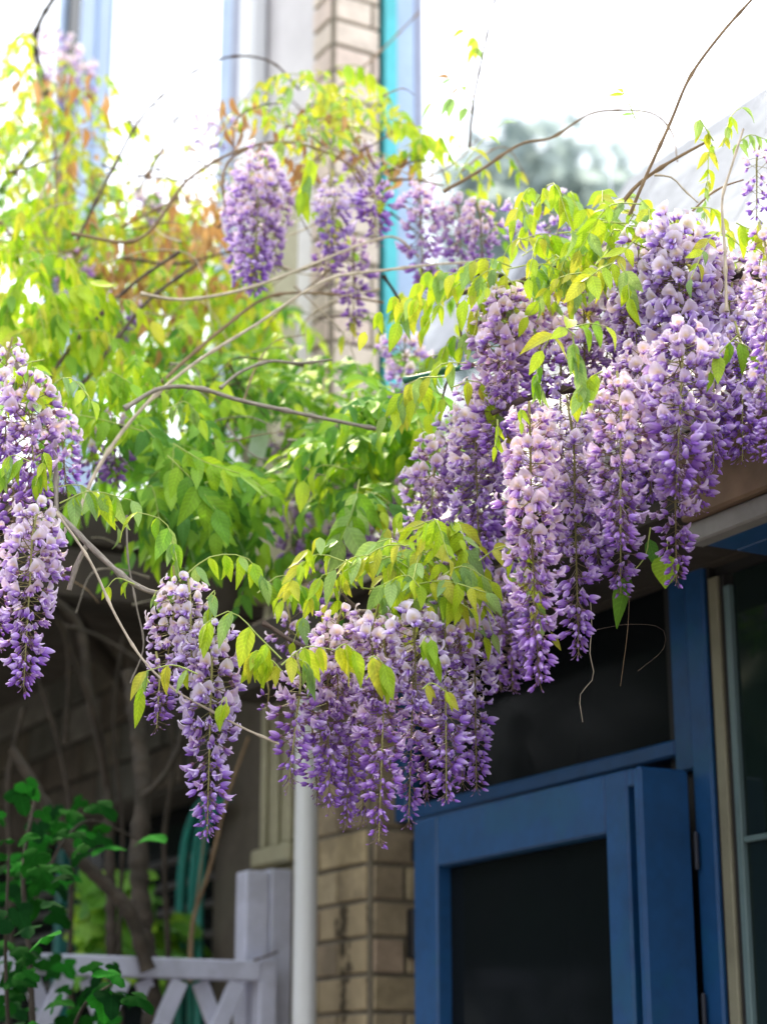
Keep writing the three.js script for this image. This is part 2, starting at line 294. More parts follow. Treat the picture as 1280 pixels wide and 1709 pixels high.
// lower left wall of dark stone with an opening
{
  const zs = -0.015, x = (px, y) => hit(px, y, 'z', 0).x;
  const lintel = hit(200, 1345, 'z', 0).y, xr = x(352, 1500), xl = x(-160, 1500);
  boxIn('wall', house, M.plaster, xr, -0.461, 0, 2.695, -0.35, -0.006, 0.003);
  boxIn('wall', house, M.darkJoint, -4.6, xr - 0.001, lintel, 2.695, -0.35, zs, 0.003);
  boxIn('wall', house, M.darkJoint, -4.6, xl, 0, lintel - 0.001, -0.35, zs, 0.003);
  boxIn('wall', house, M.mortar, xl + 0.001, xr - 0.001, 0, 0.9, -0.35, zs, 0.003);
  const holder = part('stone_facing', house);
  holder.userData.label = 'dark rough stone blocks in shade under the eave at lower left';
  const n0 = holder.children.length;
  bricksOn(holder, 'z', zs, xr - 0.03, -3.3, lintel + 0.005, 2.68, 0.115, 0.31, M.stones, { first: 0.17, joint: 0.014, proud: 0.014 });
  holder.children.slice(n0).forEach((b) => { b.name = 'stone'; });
  const w = part('window', house, 'lower window with a teal arched frame behind the fence');
  boxIn('frame', w, M.tealDark, x(343, 1500), xr - 0.002, 0.9, lintel, -0.14, -0.03, 0.004);
  boxIn('sill', w, M.tealDark, xl + 0.002, xr - 0.002, 0.9, 0.94, -0.2, 0.03, 0.004);
  // arched teal bars
  for (const [px, r, top] of [[304, 0.013, 1350], [322, 0.010, 1352], [335, 0.012, 1356]]) {
    const pts = [[px - 4, 1760], [px - 3, 1600], [px - 1, 1480], [px + 8, 1400], [px + 24, 1355], [px + 46, 1330]].map(([a, b]) => hit(a, b, 'z', 0.03));
    mesh('frame', tube(pts, r, r, { sides: 8, rough: 0 }), M.tealBar, w);
  }
  boxIn('pane', w, M.glassDark, xl + 0.002, xr - 0.002, 0.942, lintel - 0.001, -0.16, -0.152, 0.001);
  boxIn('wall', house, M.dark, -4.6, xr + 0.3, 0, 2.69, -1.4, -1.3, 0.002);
  for (const py of [1462, 1500, 1540, 1585, 1630]) { const p = hit(190, py, 'z', -0.06); boxIn('bar', w, M.dark, xl + 0.002, x(343, 1500) - 0.002, p.y - 0.008, p.y + 0.008, -0.075, -0.055, 0.002); }
  boxIn('frame', w, M.tealDark, x(70, 1500) - 0.02, x(70, 1500) + 0.02, 0.942, lintel - 0.002, -0.11, -0.05, 0.004);
}
// downpipes on the facade
{
  const g = part('downpipe', house, 'cream ribbed square downpipe ending at the fence post');
  const z0 = 0.004, xa = hit(436, 1380, 'z', 0.06).x, xb = hit(488, 1380, 'z', 0.06).x, yb = hit(460, 1412, 'z', 0.06).y, yc = hit(460, 1444, 'z', 0.06).y;
  boxIn('shaft', g, M.cream, xa, xb, yb, 2.6, z0, 0.055, 0.006);
  for (const f of [0.02, 0.42, 0.82]) boxIn('rib', g, M.cream, lerp(xa, xb, f), lerp(xa, xb, f + 0.16), yb + 0.001, 2.59, 0.056, 0.066, 0.003);
  boxIn('collar', g, M.cream, xa - 0.018, xb + 0.012, yc, yb - 0.001, z0, 0.078, 0.006);
  boxIn('shaft', g, M.cream, xa + 0.02, xb - 0.02, 1.2, yc - 0.001, z0, 0.05, 0.006);
  // upper length
  const u0 = hit(476, 560, 'z', 0).x, u1 = hit(516, 560, 'z', 0).x, ub = 2.602, us = hit(495, 548, 'z', 0).y;
  boxIn('shaft', g, M.cream, u0, u1, ub, us, 0.03, 0.10, 0.006); boxIn('collar', g, M.cream, u0 - 0.01, u1 + 0.01, us + 0.001, us + 0.03, 0.02, 0.11, 0.006);
  boxIn('shaft', g, M.cream, u0, u1, us + 0.031, hit(495, 330, 'z', 0).y, 0.03, 0.10, 0.006);
  const c = hit(510, 1500, 'z', 0.11), w = (hit(530, 1500, 'z', 0.11).x - hit(490, 1500, 'z', 0.11).x) * 0.5;
  const cg = new THREE.CylinderGeometry(0.0245, 0.0245, 1.9, 20, 1); const top = hit(512, 1286, 'z', 0.11).y;
  const rp = mesh('downpipe', cg, M.pipe, house, V(c.x, top + 0.15 - 0.95, 0.11)); rp.userData.label = 'white round plastic downpipe in front of the brick pier';
}
// canopy at the left: dark boards on a beam standing out of the facade
{
  const X = hit(436, 948, 'z', 0.02).x, y0 = hit(436, 948, 'z', 0.02).y, y1 = y0 + 0.12, far = hit(-60, 930, 'x', X).z;
  const k = part('canopy', house, 'dark timber canopy under the wisteria at left');
  boxIn('beam', k, M.timber, X - 0.06, X, y0, y1, 0.002, far, 0.005);
  boxIn('beam', k, M.timber, X - 0.052, X - 0.008, y0 - 0.13, y0 - 0.012, 0.004, far, 0.005);
  for (let i = 0; i < 28; i++) boxIn('plank', k, M.timber, X - 0.064 - 0.145 * (i + 1), X - 0.066 - 0.145 * i, y0 + 0.002 + rr(-0.001, 0.001), y0 + 0.032, -0.03, far, 0.003);
  for (const f of [0.25, 0.6, 0.95]) boxIn('beam', k, M.timber, X - 4.1, X - 0.062, y0 + 0.034, y1, far * f - 0.03, far * f + 0.03, 0.004);
  const p0 = hit(100, 1005, 'z', 0.35), p1 = hit(232, 1165, 'z', 0.02);
  mesh('brace', tube([p0, p1], 0.03, 0.03, { sides: 4, rough: 0 }), M.timber, k);
}
// ---------------------------------------------------------------- porch: leaf, transom, posts, right window, roof
{
  const zf = 0.064, zw = -0.04, xa = hit(690, 1500, 'z', zf).x, xb = hit(1075, 1500, 'z', zf).x, yt = hit(1071, 1277, 'z', zf).y;
  const leaf = part('door', porch, 'bright blue door with a dark glass panel');
  const xi0 = hit(729, 1550, 'z', zf).x, xi1 = hit(1015, 1550, 'z', zf).x, yi = hit(1012, 1390, 'z', zf).y, xg0 = hit(1051, 1500, 'z', zf).x, xg1 = hit(1062, 1500, 'z', zf).x;
  boxIn('stile', leaf, M.blue, xa, xi0, 0.12, yt, 0.01, zf, 0.004);
  boxIn('stile', leaf, M.blue, xi1, xg0, 0.12, yt, 0.01, zf, 0.004);
  boxIn('rail', leaf, M.blue, xi0 + 0.0005, xi1 - 0.0005, yi, yt, 0.01, zf - 0.001, 0.004);
  boxIn('rail', leaf, M.blue, xi0 + 0.0005, xi1 - 0.0005, 0.12, 0.42, 0.01, zf - 0.001, 0.004);
  boxIn('pane', leaf, M.glassDark, xi0 + 0.0005, xi1 - 0.0005, 0.421, yi - 0.001, 0.026, 0.034, 0.001);
  const jamb = part('door_jamb', porch);
  const zback = hit(1160, 1500, 'x', xb).z;
  boxIn('post', jamb, M.blue, xg1, xb, 0.02, yt + 0.001, zback, zf + 0.001, 0.006);
  boxIn('post', jamb, M.blue, xg0 + 0.0005, xg1 - 0.0005, 0.02, yt - 0.03, zback, 0.03, 0.002);
  boxIn('rail', jamb, M.blue, xg0 + 0.0006, xg1 - 0.0006, yt - 0.029, yt, zback, zf - 0.001, 0.003);
  for (const py of [1690, 1420]) { const h = hit(1163, py, 'x', xb + 0.002); mesh('hinge', new THREE.CylinderGeometry(0.004, 0.004, 0.06, 10), M.hinge, jamb, V(xb + 0.003, h.y, zback - 0.004)); }
  // frame post, transom and header
  const zb2 = zback - 0.012, X = (px, py = 1500) => hit(px, py, 'z', zb2).x, Y = (px, py) => hit(px, py, 'z', zb2).y;
  const frame = part('door_frame', porch);
  const head0 = Y(1165, 940), head1 = 2.36;
  const p0 = X(1164), p1 = X(1197);
  boxIn('post', frame, M.blue, p0, p1, 0.02, head0 - 0.001, zb2 - 0.09, zb2, 0.004);
  boxIn('header', frame, M.blue, -0.02, 2.6, head0, head1, zb2 - 0.09, zb2 + 0.004, 0.004);
  boxIn('seal', frame, M.seal, X(1105), p0 - 0.001, 0.02, head0 - 0.002, zb2 - 0.08, zb2 - 0.03, 0.001);
  const trans = part('transom_window', porch, 'dark transom window above the blue door');
  const tb = Y(1110, 1262), tt = Y(1110, 1233), s0 = X(1108, 1100), s1 = X(1139, 1100);
  boxIn('stile', trans, M.blue, s0, s1, tb - 0.03, head0 - 0.002, zb2 - 0.06, zb2 - 0.012, 0.004);
  boxIn('rail', trans, M.blue, 0.0, s0 - 0.001, tb, tt, zb2 - 0.06, zb2 - 0.014, 0.004);
  boxIn('pane', trans, M.glassDark, 0.0, s0 - 0.001, tt + 0.001, head0 - 0.003, zb2 - 0.05, zb2 - 0.042, 0.001);
  boxIn('stile', trans, M.blue, -0.0, 0.05, tb, head0 - 0.003, zb2 - 0.061, zb2 - 0.008, 0.004);
  boxIn('seal', frame, M.seal, s1 + 0.001, p0 - 0.002, tb - 0.02, head0 - 0.003, zb2 - 0.079, zb2 - 0.05, 0.001);
  boxIn('seal', frame, M.seal, 0.0, p0 - 0.003, yt - 0.04, tb - 0.033, zb2 - 0.078, zb2 - 0.045, 0.001);
  // right window
  const win = part('window', porch, 'dark right-hand porch window in a cream frame');
  const c0 = X(1203), c1 = X(1219), d1 = X(1227), e1 = X(1237), h1 = head0 - 0.03;
  boxIn('seal', win, M.seal, p1 + 0.001, c0 - 0.0005, 0.02, head0 - 0.002, zb2 - 0.08, zb2 - 0.008, 0.001);
  boxIn('frame', win, M.winCream, c0, c1, 0.3, h1, zb2 - 0.07, zb2 - 0.004, 0.002);
  boxIn('seal', win, M.seal, c1 + 0.0005, d1 - 0.0005, 0.3, h1, zb2 - 0.07, zb2 - 0.010, 0.001);
  boxIn('frame', win, M.stripPale, d1, e1, 0.3, h1 - 0.02, zb2 - 0.07, zb2 - 0.007, 0.002);
  boxIn('frame', win, M.seal, c0, 2.6, h1 + 0.001, head0 - 0.003, zb2 - 0.07, zb2 - 0.02, 0.002);
  const yb = Y(1260, 1396);
  boxIn('pane', win, M.glassClear, e1 + 0.001, 2.6, 0.3, h1 - 0.001, zb2 - 0.024, zb2 - 0.016, 0.001);
  boxIn('bar', win, M.stripPale, e1 + 0.001, 2.6, yb - 0.005, yb + 0.005, zb2 - 0.0155, zb2 - 0.008, 0.002);
  boxIn('sill', win, M.blue, p1 + 0.001, 2.6, 0.02, 0.299, zb2 - 0.09, zb2, 0.004);
  // inside is a closed dark room
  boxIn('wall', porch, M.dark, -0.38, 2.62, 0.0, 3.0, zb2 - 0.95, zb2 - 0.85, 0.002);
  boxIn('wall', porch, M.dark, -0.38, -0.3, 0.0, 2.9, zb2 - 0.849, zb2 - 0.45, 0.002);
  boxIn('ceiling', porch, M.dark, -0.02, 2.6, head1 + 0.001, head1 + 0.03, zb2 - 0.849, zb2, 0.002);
  // eave and roof
  const ze = 0.17, fb = hit(1200, 889, 'z', ze).y, ft = hit(1200, 853, 'z', ze).y;
  const xe = hit(1146, 900, 'z', ze).x;
  const eave = part('eave', porch, 'weathered brown and grey eave boards over the right window');
  boxIn('trim_board', eave, M.trim, xe, 2.6, fb, ft, ze - 0.03, ze, 0.003);
  boxIn('fascia_board', eave, M.fascia, xe, 2.6, ft + 0.001, ft + 0.075, ze - 0.03, ze + 0.012, 0.004);
  boxIn('fascia_board', eave, M.fascia, xe, 2.6, ft + 0.078, ft + 0.13, ze - 0.03, ze + 0.03, 0.004);
  for (let i = 0; i < 3; i++) boxIn('soffit_board', eave, M.blue, xe, 2.6, fb + 0.004, fb + 0.024, zb2 + 0.005 + i * 0.062, zb2 + 0.064 + i * 0.062, 0.002);
  boxIn('soffit_board', eave, M.timber, UX, xe - 0.002, ft + 0.02, ft + 0.05, zb2 + 0.005, ze + 0.01, 0.002);
  boxIn('soffit_board', eave, M.timber, UX, xe - 0.002, head1 + 0.002, ft + 0.019, zb2 - 0.03, zb2 + 0.004, 0.002);
  boxIn('fascia_board', eave, M.timber, UX + 0.1, xe - 0.002, ft + 0.051, ft + 0.17, ze - 0.03, ze, 0.002);
  const roof = part('roof', porch, 'steep grey tiled porch roof behind the flowers');
  const a = V(0, ft + 0.14, ze + 0.05), b = V(0, hit(1030, 350, 'z', -0.93).y, -0.93), rows = 10, len = b.clone().sub(a).length(), ang = Math.atan2(b.y - a.y, a.z - b.z);
  const under = boxIn('roof_deck', roof, M.timber, 0.15, 2.9, -len / 2, len / 2, -0.02, 0, 0.002); under.position.set(3.05 / 2, (a.y + b.y) / 2 - 0.02, (a.z + b.z) / 2 - 0.02); under.rotation.x = -(Math.PI / 2 - ang);
  const tl = len / rows, tw = 0.29, tg = [0, 1, 2].map(() => shiftUV(cbox(tw - 0.012, tl + 0.05, 0.03, 0.004), R(), R()));
  for (let r = 0; r < rows; r++) for (let c = 0; c < 11; c++) {
    const left = lerp(0.15, UX + 0.1, r / (rows - 1)), cx = UX + 0.12 + (c + (r % 2 ? 0.5 : 0.52)) * tw;
    if (cx - tw / 2 < left - 0.02) continue;
    const p = a.clone().lerp(b, (r + 0.5) / rows), t = mesh('tile', pick(tg), pick(M.tiles), roof, V(cx, p.y + 0.012 + rr(-0.001, 0.001), p.z + 0.012));
    t.rotation.x = -(Math.PI / 2 - ang) + 0.16 + rr(-0.015, 0.015);
  }
}
// ---------------------------------------------------------------- fence at lower left
{
  const X = hit(452, 1600, 'z', 0.12).x, P = (px, py, x = X) => hit(px, py, 'x', x), y = (px, py, x = X) => P(px, py, x).y, z = (px, py, x = X) => P(px, py, x).z;
  const f = thing('lattice_fence', toWorld(X, 0, 0.6), 'pale lavender painted lattice fence with crossed slats and a flat top rail', 'fence');
  f.rotation.y = TURN; const L = (g) => { g.position.z -= 0.6; g.position.x -= X; return g; };
  const rt = y(300, 1600), rb = y(300, 1634), zR = z(428, 1615), zL = z(-60, 1615);
  L(boxIn('rail', f, M.white, X - 0.022, X + 0.022, rb, rt, zR, zL, 0.003));
  L(boxIn('rail', f, M.white, X - 0.02, X + 0.02, 0.5, 0.54, zR, zL, 0.003));
  const pTop = y(440, 1446);
  L(boxIn('post', f, M.white, X - 0.075, X - 0.028, 0, pTop, z(488, 1500, X - 0.028), z(452, 1500, X - 0.028), 0.003));
  L(boxIn('post', f, M.white, X - 0.085, X - 0.03, 0, pTop - 0.006, z(452, 1500, X - 0.028) + 0.002, z(412, 1500, X - 0.028), 0.003));
  L(boxIn('post', f, M.white, X - 0.024, X + 0.02, 0, y(440, 1602), z(456, 1640), z(427, 1640), 0.003));
  // crossed slats, one layer leaning each way
  const wide = 0.036, h = 0.55, lean = 0.42;
  const slat = (px, dir, xo) => {
    const zt = z(px, 1636), len = h / Math.cos(lean), g = shiftUV(cbox(0.012, len, wide, 0.002), R(), R()), m = mesh('slat', g, M.white, f, V(xo, rb - h / 2 - 0.004, zt - 0.6 + dir * Math.tan(lean) * h / 2));
    m.rotation.x = dir * -lean;
  };
  for (const px of [392, 297, 202, 107, 12]) slat(px, 1, 0.012);
  for (const px of [335, 240, 148, 52]) slat(px, -1, -0.004);
  mesh('wire', tube([P(424, 1603, X + 0.025), P(440, 1598, X + 0.03), P(464, 1588, X + 0.02)].map((p) => V(p.x - X, p.y, p.z - 0.6)), 0.003, 0.002, { sides: 5 }), M.caneDark, f);
}
// ---------------------------------------------------------------- flowers and leaves: shapes shared by all
const mixc = (a, b, t) => a.map((v, i) => lerp(v, b[i], clamp(t, 0, 1)));
const PALE = [0.90, 0.83, 0.92], LILAC = [0.75, 0.62, 0.91], PURPLE = [0.50, 0.25, 0.82], VIOLET = [0.28, 0.11, 0.60], ROSE = [0.46, 0.16, 0.42], GOLD = [0.80, 0.62, 0.16], STALK = [0.30, 0.28, 0.10], CALYX = [0.30, 0.15, 0.26], CREAM = [0.82, 0.78, 0.74];
class Build {
  constructor() { this.p = []; this.c = []; this.i = []; }
  grid(nu, nv, f) { const o = this.p.length / 3; for (let v = 0; v <= nv; v++) for (let u = 0; u <= nu; u++) { const [p, c] = f(u / nu, v / nv); this.p.push(...p); this.c.push(...c); } for (let v = 0; v < nv; v++) for (let u = 0; u < nu; u++) { const a = o + v * (nu + 1) + u, b = a + nu + 1; this.i.push(a, a + 1, b, b, a + 1, b + 1); } }
  geo() { const g = new THREE.BufferGeometry(); g.setAttribute('position', new THREE.Float32BufferAttribute(this.p, 3)); g.setAttribute('color', new THREE.Float32BufferAttribute(this.c, 3)); g.setIndex(this.i); g.computeVertexNormals(); return g; }
}
// one floret on its little stalk: origin on the raceme's stem, +z outwards, +y up; old = 0 wide open and pale ... 1 a closed tiny bud
function floretGeo(old, seed) {
  const r = rng(seed), j = (a) => (r() - 0.5) * 2 * a, b = new Build(), ped = (old > 0.6 ? 0.023 : 0.029) + j(0.005), sag = -0.002 + j(0.002);
  const stalkC = old > 0.5 ? mixc(STALK, CALYX, 0.4) : STALK;
  b.grid(3, 2, (u, v) => { const a = u * Math.PI * 2, q = 0.0008; return [[Math.cos(a) * q, Math.sin(a) * q + sag * Math.sin(v * 1.57), v * ped], stalkC]; });
  const O = [0, sag, ped], cl = old > 0.9 ? 0.6 : 1;
  b.grid(5, 2, (u, v) => { const a = u * Math.PI * 2, q = (0.0012 + 0.0022 * Math.sqrt(v)) * cl; return [[Math.cos(a) * q, O[1] + Math.sin(a) * q, O[2] - 0.001 + v * 0.0045 * cl], mixc(CALYX, stalkC, v * 0.5)]; });
  const body = (len, rad, x0, y0, z0, pitch, yaw, flat, base, tip, nu = 6, nv = 4) => {
    const cp = Math.cos(pitch), sp = Math.sin(pitch), cy = Math.cos(yaw), sy = Math.sin(yaw);
    b.grid(nu, nv, (u, v) => {
      const a = u * Math.PI * 2, q = rad * Math.pow(Math.sin(Math.PI * Math.pow(v, 0.72) * 0.93 + 0.1), 0.8), x = Math.cos(a) * q * flat, y = Math.sin(a) * q + 0.10 * len * v * v, z = v * len;
      const y2 = y * cp + z * sp, z2 = z * cp - y * sp; return [[x0 + x * cy + z2 * sy, y0 + y2, z0 + z2 * cy - x * sy], mixc(base, tip, v * v)];
    });
  };
  if (old < 0.62) {
    const open = clamp(1 - old / 0.62, 0, 1), W = (0.0100 + 0.0012 * open) * (1 + j(0.12)), H = 0.0195 * (1 + j(0.1)), fold = lerp(0.95, 0.35, open) + j(0.25), point = 0.55 + r() * 0.45;
    const t0 = lerp(0.05, 0.15, open), t1 = lerp(0.75, 1.85, open) + j(0.2), twist = j(0.25), rim = mixc(LILAC, PALE, open * 1.25 + j(0.15)), mid = mixc(PURPLE, LILAC, open * 1.1 + j(0.2));
    // banner
    b.grid(6, 6, (u, v) => {
      const a = u * 2 - 1, th = lerp(t0, t1, Math.min(1, v * 1.15)), steps = 5; let y = 0, z = 0;
      for (let k = 0; k < steps; k++) { const q = (k + 0.5) / steps * v, t = lerp(t0, t1, Math.min(1, q * 1.15)); y += Math.sin(t) * H * v / steps; z += Math.cos(t) * H * v / steps; }
      const w = W * Math.pow(Math.sin(Math.PI * (0.10 + 0.83 * Math.pow(v, 0.85))), 0.75) * (1 - point * v * v * v * 0.75), x = a * w * Math.cos(fold * Math.abs(a)), lift = Math.abs(a) ** 1.4 * w * Math.sin(fold) * 1.0;
      const ny = -Math.cos(th), nz = Math.sin(th);                             // towards the viewer of the open flower
      const wave = 0.0012 * Math.sin(a * 4 + v * 5 + seed * 1.7) * v;
      const spot = Math.exp(-((a / 0.42) ** 2) - ((v - 0.36) / 0.16) ** 2) * clamp(open * 1.8 - 0.2, 0, 1);
      let c = mixc(mid, rim, 0.25 + 0.75 * Math.max(v, Math.abs(a))); c = mixc(c, CREAM, Math.exp(-((a / 0.7) ** 2) - ((v - 0.42) / 0.3) ** 2) * 0.28 * open); c = mixc(c, GOLD, spot * 0.8); c = mixc(c, ROSE, Math.exp(-((v / 0.14) ** 2)) * 0.7);
      return [[x + twist * y, O[1] + 0.001 + y + ny * lift * 0.9, O[2] + 0.003 + z + nz * lift * 0.9 + wave], c];
    });
    // two wings and the keel between them
    const pw = -0.28 - 0.3 * open + j(0.15), wc = mixc(PURPLE, LILAC, open * 0.8 + j(0.25)), wt = mixc(LILAC, PALE, 0.6 + open * 0.5 + j(0.3));
    body(0.0165 * (1 + j(0.12)), 0.0042, 0.0018, O[1] - 0.0005, O[2] + 0.003, pw, 0.10 + 0.3 * open, 0.42, wc, wt, 5, 4);
    body(0.0165 * (1 + j(0.12)), 0.0042, -0.0018, O[1] - 0.0005, O[2] + 0.003, pw, -0.10 - 0.3 * open, 0.42, wc, wt, 5, 4);
    body(0.0150, 0.0032, 0, O[1] - 0.0015, O[2] + 0.003, pw - 0.12, 0, 0.7, mixc(VIOLET, PURPLE, 0.4), mixc(PURPLE, LILAC, 0.4), 5, 3);
  } else if (old < 0.93) {
    const q = (old - 0.62) / 0.31, len = lerp(0.0255, 0.016, q) * (1 + j(0.1)), rad = lerp(0.0066, 0.0040, q);
    body(len, rad, 0, O[1], O[2] + 0.002, 0.12 + j(0.1), j(0.12), 0.85, mixc(PURPLE, VIOLET, 0.2 + q * 0.6), mixc(mixc(LILAC, PALE, 0.5), PURPLE, q * 0.9 - 0.1 + j(0.2)), 7, 5);
    if (q < 0.6) body(len * 0.8, rad * 0.6, 0, O[1] - 0.002, O[2] + 0.003, -0.25, j(0.1), 0.8, VIOLET, PURPLE, 5, 3);
  } else body(0.0085, 0.002, 0, O[1], O[2] + 0.0015, 0.2, j(0.2), 0.9, mixc(VIOLET, STALK, 0.35), mixc(PURPLE, PALE, 0.3), 5, 3);
  return b.geo();
}
const FLORETS = [0, 0.1, 0.22, 0.34, 0.46, 0.58, 0.68, 0.78, 0.88, 0.96].map((o, i) => [0, 1, 2, 3].map((k) => floretGeo(o, 500 + i * 10 + k)));
function leafletGeo(wide, fold, bend, twist) {
  const pos = [], uv = [], idx = [], nv = 6, xs = [-1, -0.5, 0, 0.5, 1];
  for (let v = 0; v <= nv; v++) for (const a of xs) {
    const t = v / nv, w = wide * Math.pow(Math.sin(Math.PI * Math.pow(t, 0.72) * 0.985 + 0.015), 0.85) * (1 - 0.35 * t * t) + 0.004, tw = twist * t, x = a * w, z = Math.abs(a) * w * fold + 0.012 * Math.sin(a * 3 + t * 11), ang = bend * t;
    pos.push(x * Math.cos(tw) - z * Math.sin(tw), Math.abs(bend) > 0.01 ? Math.sin(ang) / bend : t, (x * Math.sin(tw) + z * Math.cos(tw)) - (Math.abs(bend) > 0.01 ? (1 - Math.cos(ang)) / bend : 0)); uv.push(a * 0.5 + 0.5, t);
  }
  const n = xs.length; for (let v = 0; v < nv; v++) for (let u = 0; u < n - 1; u++) { const a = v * n + u, b = a + n; idx.push(a, a + 1, b, b, a + 1, b + 1); }
  const g = new THREE.BufferGeometry(); g.setAttribute('position', new THREE.Float32BufferAttribute(pos, 3)); g.setAttribute('uv', new THREE.Float32BufferAttribute(uv, 2)); g.setIndex(idx); g.computeVertexNormals(); return g;
}
const LEAFLETS = [[0.21, 0.15, 0.5, 0.1], [0.19, 0.35, 0.8, -0.2], [0.22, 0.1, 0.2, 0.25], [0.17, 0.6, 0.6, 0.1], [0.20, 0.25, -0.3, -0.1], [0.14, 0.9, 0.9, 0.2], [0.215, 0.2, 1.2, 0.0]].map((a) => leafletGeo(...a));
const BROAD = [leafletGeo(0.44, 0.12, 0.35, 0.1)];
const YOUNG = [[0.13, 1.1, 0.7, 0.2], [0.15, 0.8, 0.5, -0.3], [0.17, 0.5, 0.9, 0.1]].map((a) => leafletGeo(...a));

// ---------------------------------------------------------------- a flowering shoot: stems, racemes and compound leaves
const PIECES = 300, FINE = 0.78;
class Shoot {
  constructor(label, base, name = 'wisteria_vine') { this.g = thing(name, base, label, 'wisteria', null); this.base = base; this.racemes = []; this.leaves = []; }
  off(p) { return p.clone().sub(this.base); }
  stem(pts, d0, d1, r0, r1, mat, knots = 5, name = 'stem') {                     // pixels of the photograph, distance d0 -> d1 along it
    const P = pts.map(([x, y], i) => this.off(at(x, y, lerp(d0, d1, i / (pts.length - 1)))));
    mesh(name, tube(P, r0, r1, { knots, rough: 0.15 }), mat, this.g); return this;
  }
  raceme(top, tip, hw, d, { age = 0, dens = 1, dd = 0, curve = 0, hero = true, slim = 0, stalk = 1 } = {}) {
    const A = at(top[0], top[1], d), B = at(tip[0], tip[1], d + dd), L = A.distanceTo(B), Rr = hw * d / FOCAL / 0.93 * 1.06, side = V(1, 0, 0.3).normalize();
    const mid = A.clone().lerp(B, 0.5).addScaledVector(side, curve * L), curveP = new THREE.CatmullRomCurve3([A, A.clone().lerp(B, 0.25).addScaledVector(side, curve * L * 0.8), mid, A.clone().lerp(B, 0.78).addScaledVector(side, curve * L * 0.6), B]);
    const stem = tube([A.clone().add(V(rr(-0.01, 0.01), 0.02 * stalk, -0.01)), ...[0.15, 0.4, 0.7, 1].map((t) => curveP.getPoint(t))].map((p) => p.clone().sub(A)), 0.0018, 0.0007, { sides: 5 });
    const n = Math.round(L / 0.0018 * dens), list = [], q = new THREE.Quaternion(), m = new THREE.Matrix4(), spin = R() * 6.28;
    for (let i = 0; i < n; i++) {
      const t = Math.pow((i + 0.5) / n, 0.92), p = curveP.getPoint(t).sub(A), phi = spin + i * 2.39996 + rr(-0.3, 0.3);
      const prof = t < 0.22 ? lerp(0.62, 1, t / 0.22) : 1 - (0.55 + slim) * Math.pow((t - 0.22) / 0.78, 1.9), el = lerp(0.4, -0.75, t) + rr(-0.5, 0.5);
      const out = V(Math.cos(phi) * Math.cos(el), Math.sin(el), Math.sin(phi) * Math.cos(el)), up = V(0, 1, 0).addScaledVector(out, -out.y).normalize();
      up.addScaledVector(V(rr(-1, 1), 0, rr(-1, 1)), 0.5).addScaledVector(out, -up.dot(out)).normalize();
      const x = up.clone().cross(out).normalize(); up.copy(out).cross(x).normalize(); m.makeBasis(x, up, out); q.setFromRotationMatrix(m);
      const a = clamp((t - 0.12) * 0.86 + Math.max(0, t - 0.86) * 1.2 + age + rr(-0.11, 0.11), 0, 0.999), k = a < 0.08 ? 0 : a < 0.19 ? 1 : a < 0.29 ? 2 : a < 0.38 ? 3 : a < 0.46 ? 4 : a < 0.53 ? 5 : a < 0.68 ? 6 : a < 0.82 ? 7 : a < 0.94 ? 8 : 9;
      const s = clamp(Rr * prof / 0.0505, 0.42, 1.08) * rr(0.72, 1.2);
      list.push({ geo: FLORETS[k][i % 4], m: new THREE.Matrix4().compose(p, q, V(s, s, s)), bud: k > 5 });
    }
    this.racemes.push({ A, stem, list, d, hero }); return this;
  }
  leaf(pts, d, n, lenMm, tone, { droop = 0.5, young = false, dd = 0, hero = true, flat = 0.5, face = null, broad = false } = {}) {
    const P = pts.map(([x, y], i) => at(x, y, d + dd * i / (pts.length - 1))); if (P.length === 2) P.splice(1, 0, P[0].clone().lerp(P[1], 0.5).add(V(0, 0.012, 0)));
    return this.leafAt(P, n, lenMm, tone, { droop, young, hero, flat, d, face, broad });
  }
  leafAt(P, n, lenMm, tone, { droop, young, hero, flat, d, face, broad }) {
    const A = P[0], curve = new THREE.CatmullRomCurve3(P.map((p) => p.clone().sub(A)), false, 'centripetal'), len = lenMm / 1000 * (hero ? 0.96 : FINE), list = [];
    const N = (face ?? V(rr(-0.3, 0.3), 1 - flat, 0.35 + flat)).clone().normalize();
    for (let k = 0; k < n; k++) {
      const end = k === n - 1, t = end ? 1 : 0.22 + 0.74 * Math.floor(k / 2) / Math.max(1, Math.floor((n - 1) / 2)), sd = end ? 0 : k % 2 ? 1 : -1, p = curve.getPointAt(t), T = curve.getTangentAt(t);
      const S = T.clone().cross(N).normalize(), dir = S.clone().multiplyScalar(sd * (1.05 - droop)).addScaledVector(T, 0.55 * (1 - droop * 0.5) + (end ? 0.6 : 0)).add(V(rr(-0.22, 0.22), -droop * 1.25 + rr(-0.15, 0.15), rr(-0.22, 0.22))).normalize();
      const z = N.clone().add(V(rr(-0.5, 0.5), rr(-0.3, 0.5), rr(-0.4, 0.4))).addScaledVector(S, -sd * 0.3); z.addScaledVector(dir, -z.dot(dir)).normalize();
      const x = dir.clone().cross(z).normalize(), s = len * rr(0.68, 1.22) * (end ? 1.1 : 0.78 + 0.4 * Math.sin(Math.PI * t * 0.85)) * (young ? 0.85 : 1);
      list.push({ geo: pick(broad ? BROAD : young ? YOUNG : LEAFLETS), mat: pick(TONES[Array.isArray(tone) ? pick(tone) : tone]), m: new THREE.Matrix4().makeBasis(x, dir, z).scale(V(s, s, s)).setPosition(p) });
    }
    this.leaves.push({ A, stem: tube(curve.getPoints(6), 0.0011, 0.0006, { sides: 4, segs: 8 }), list, d, hero, size: lenMm / d }); return this;
  }
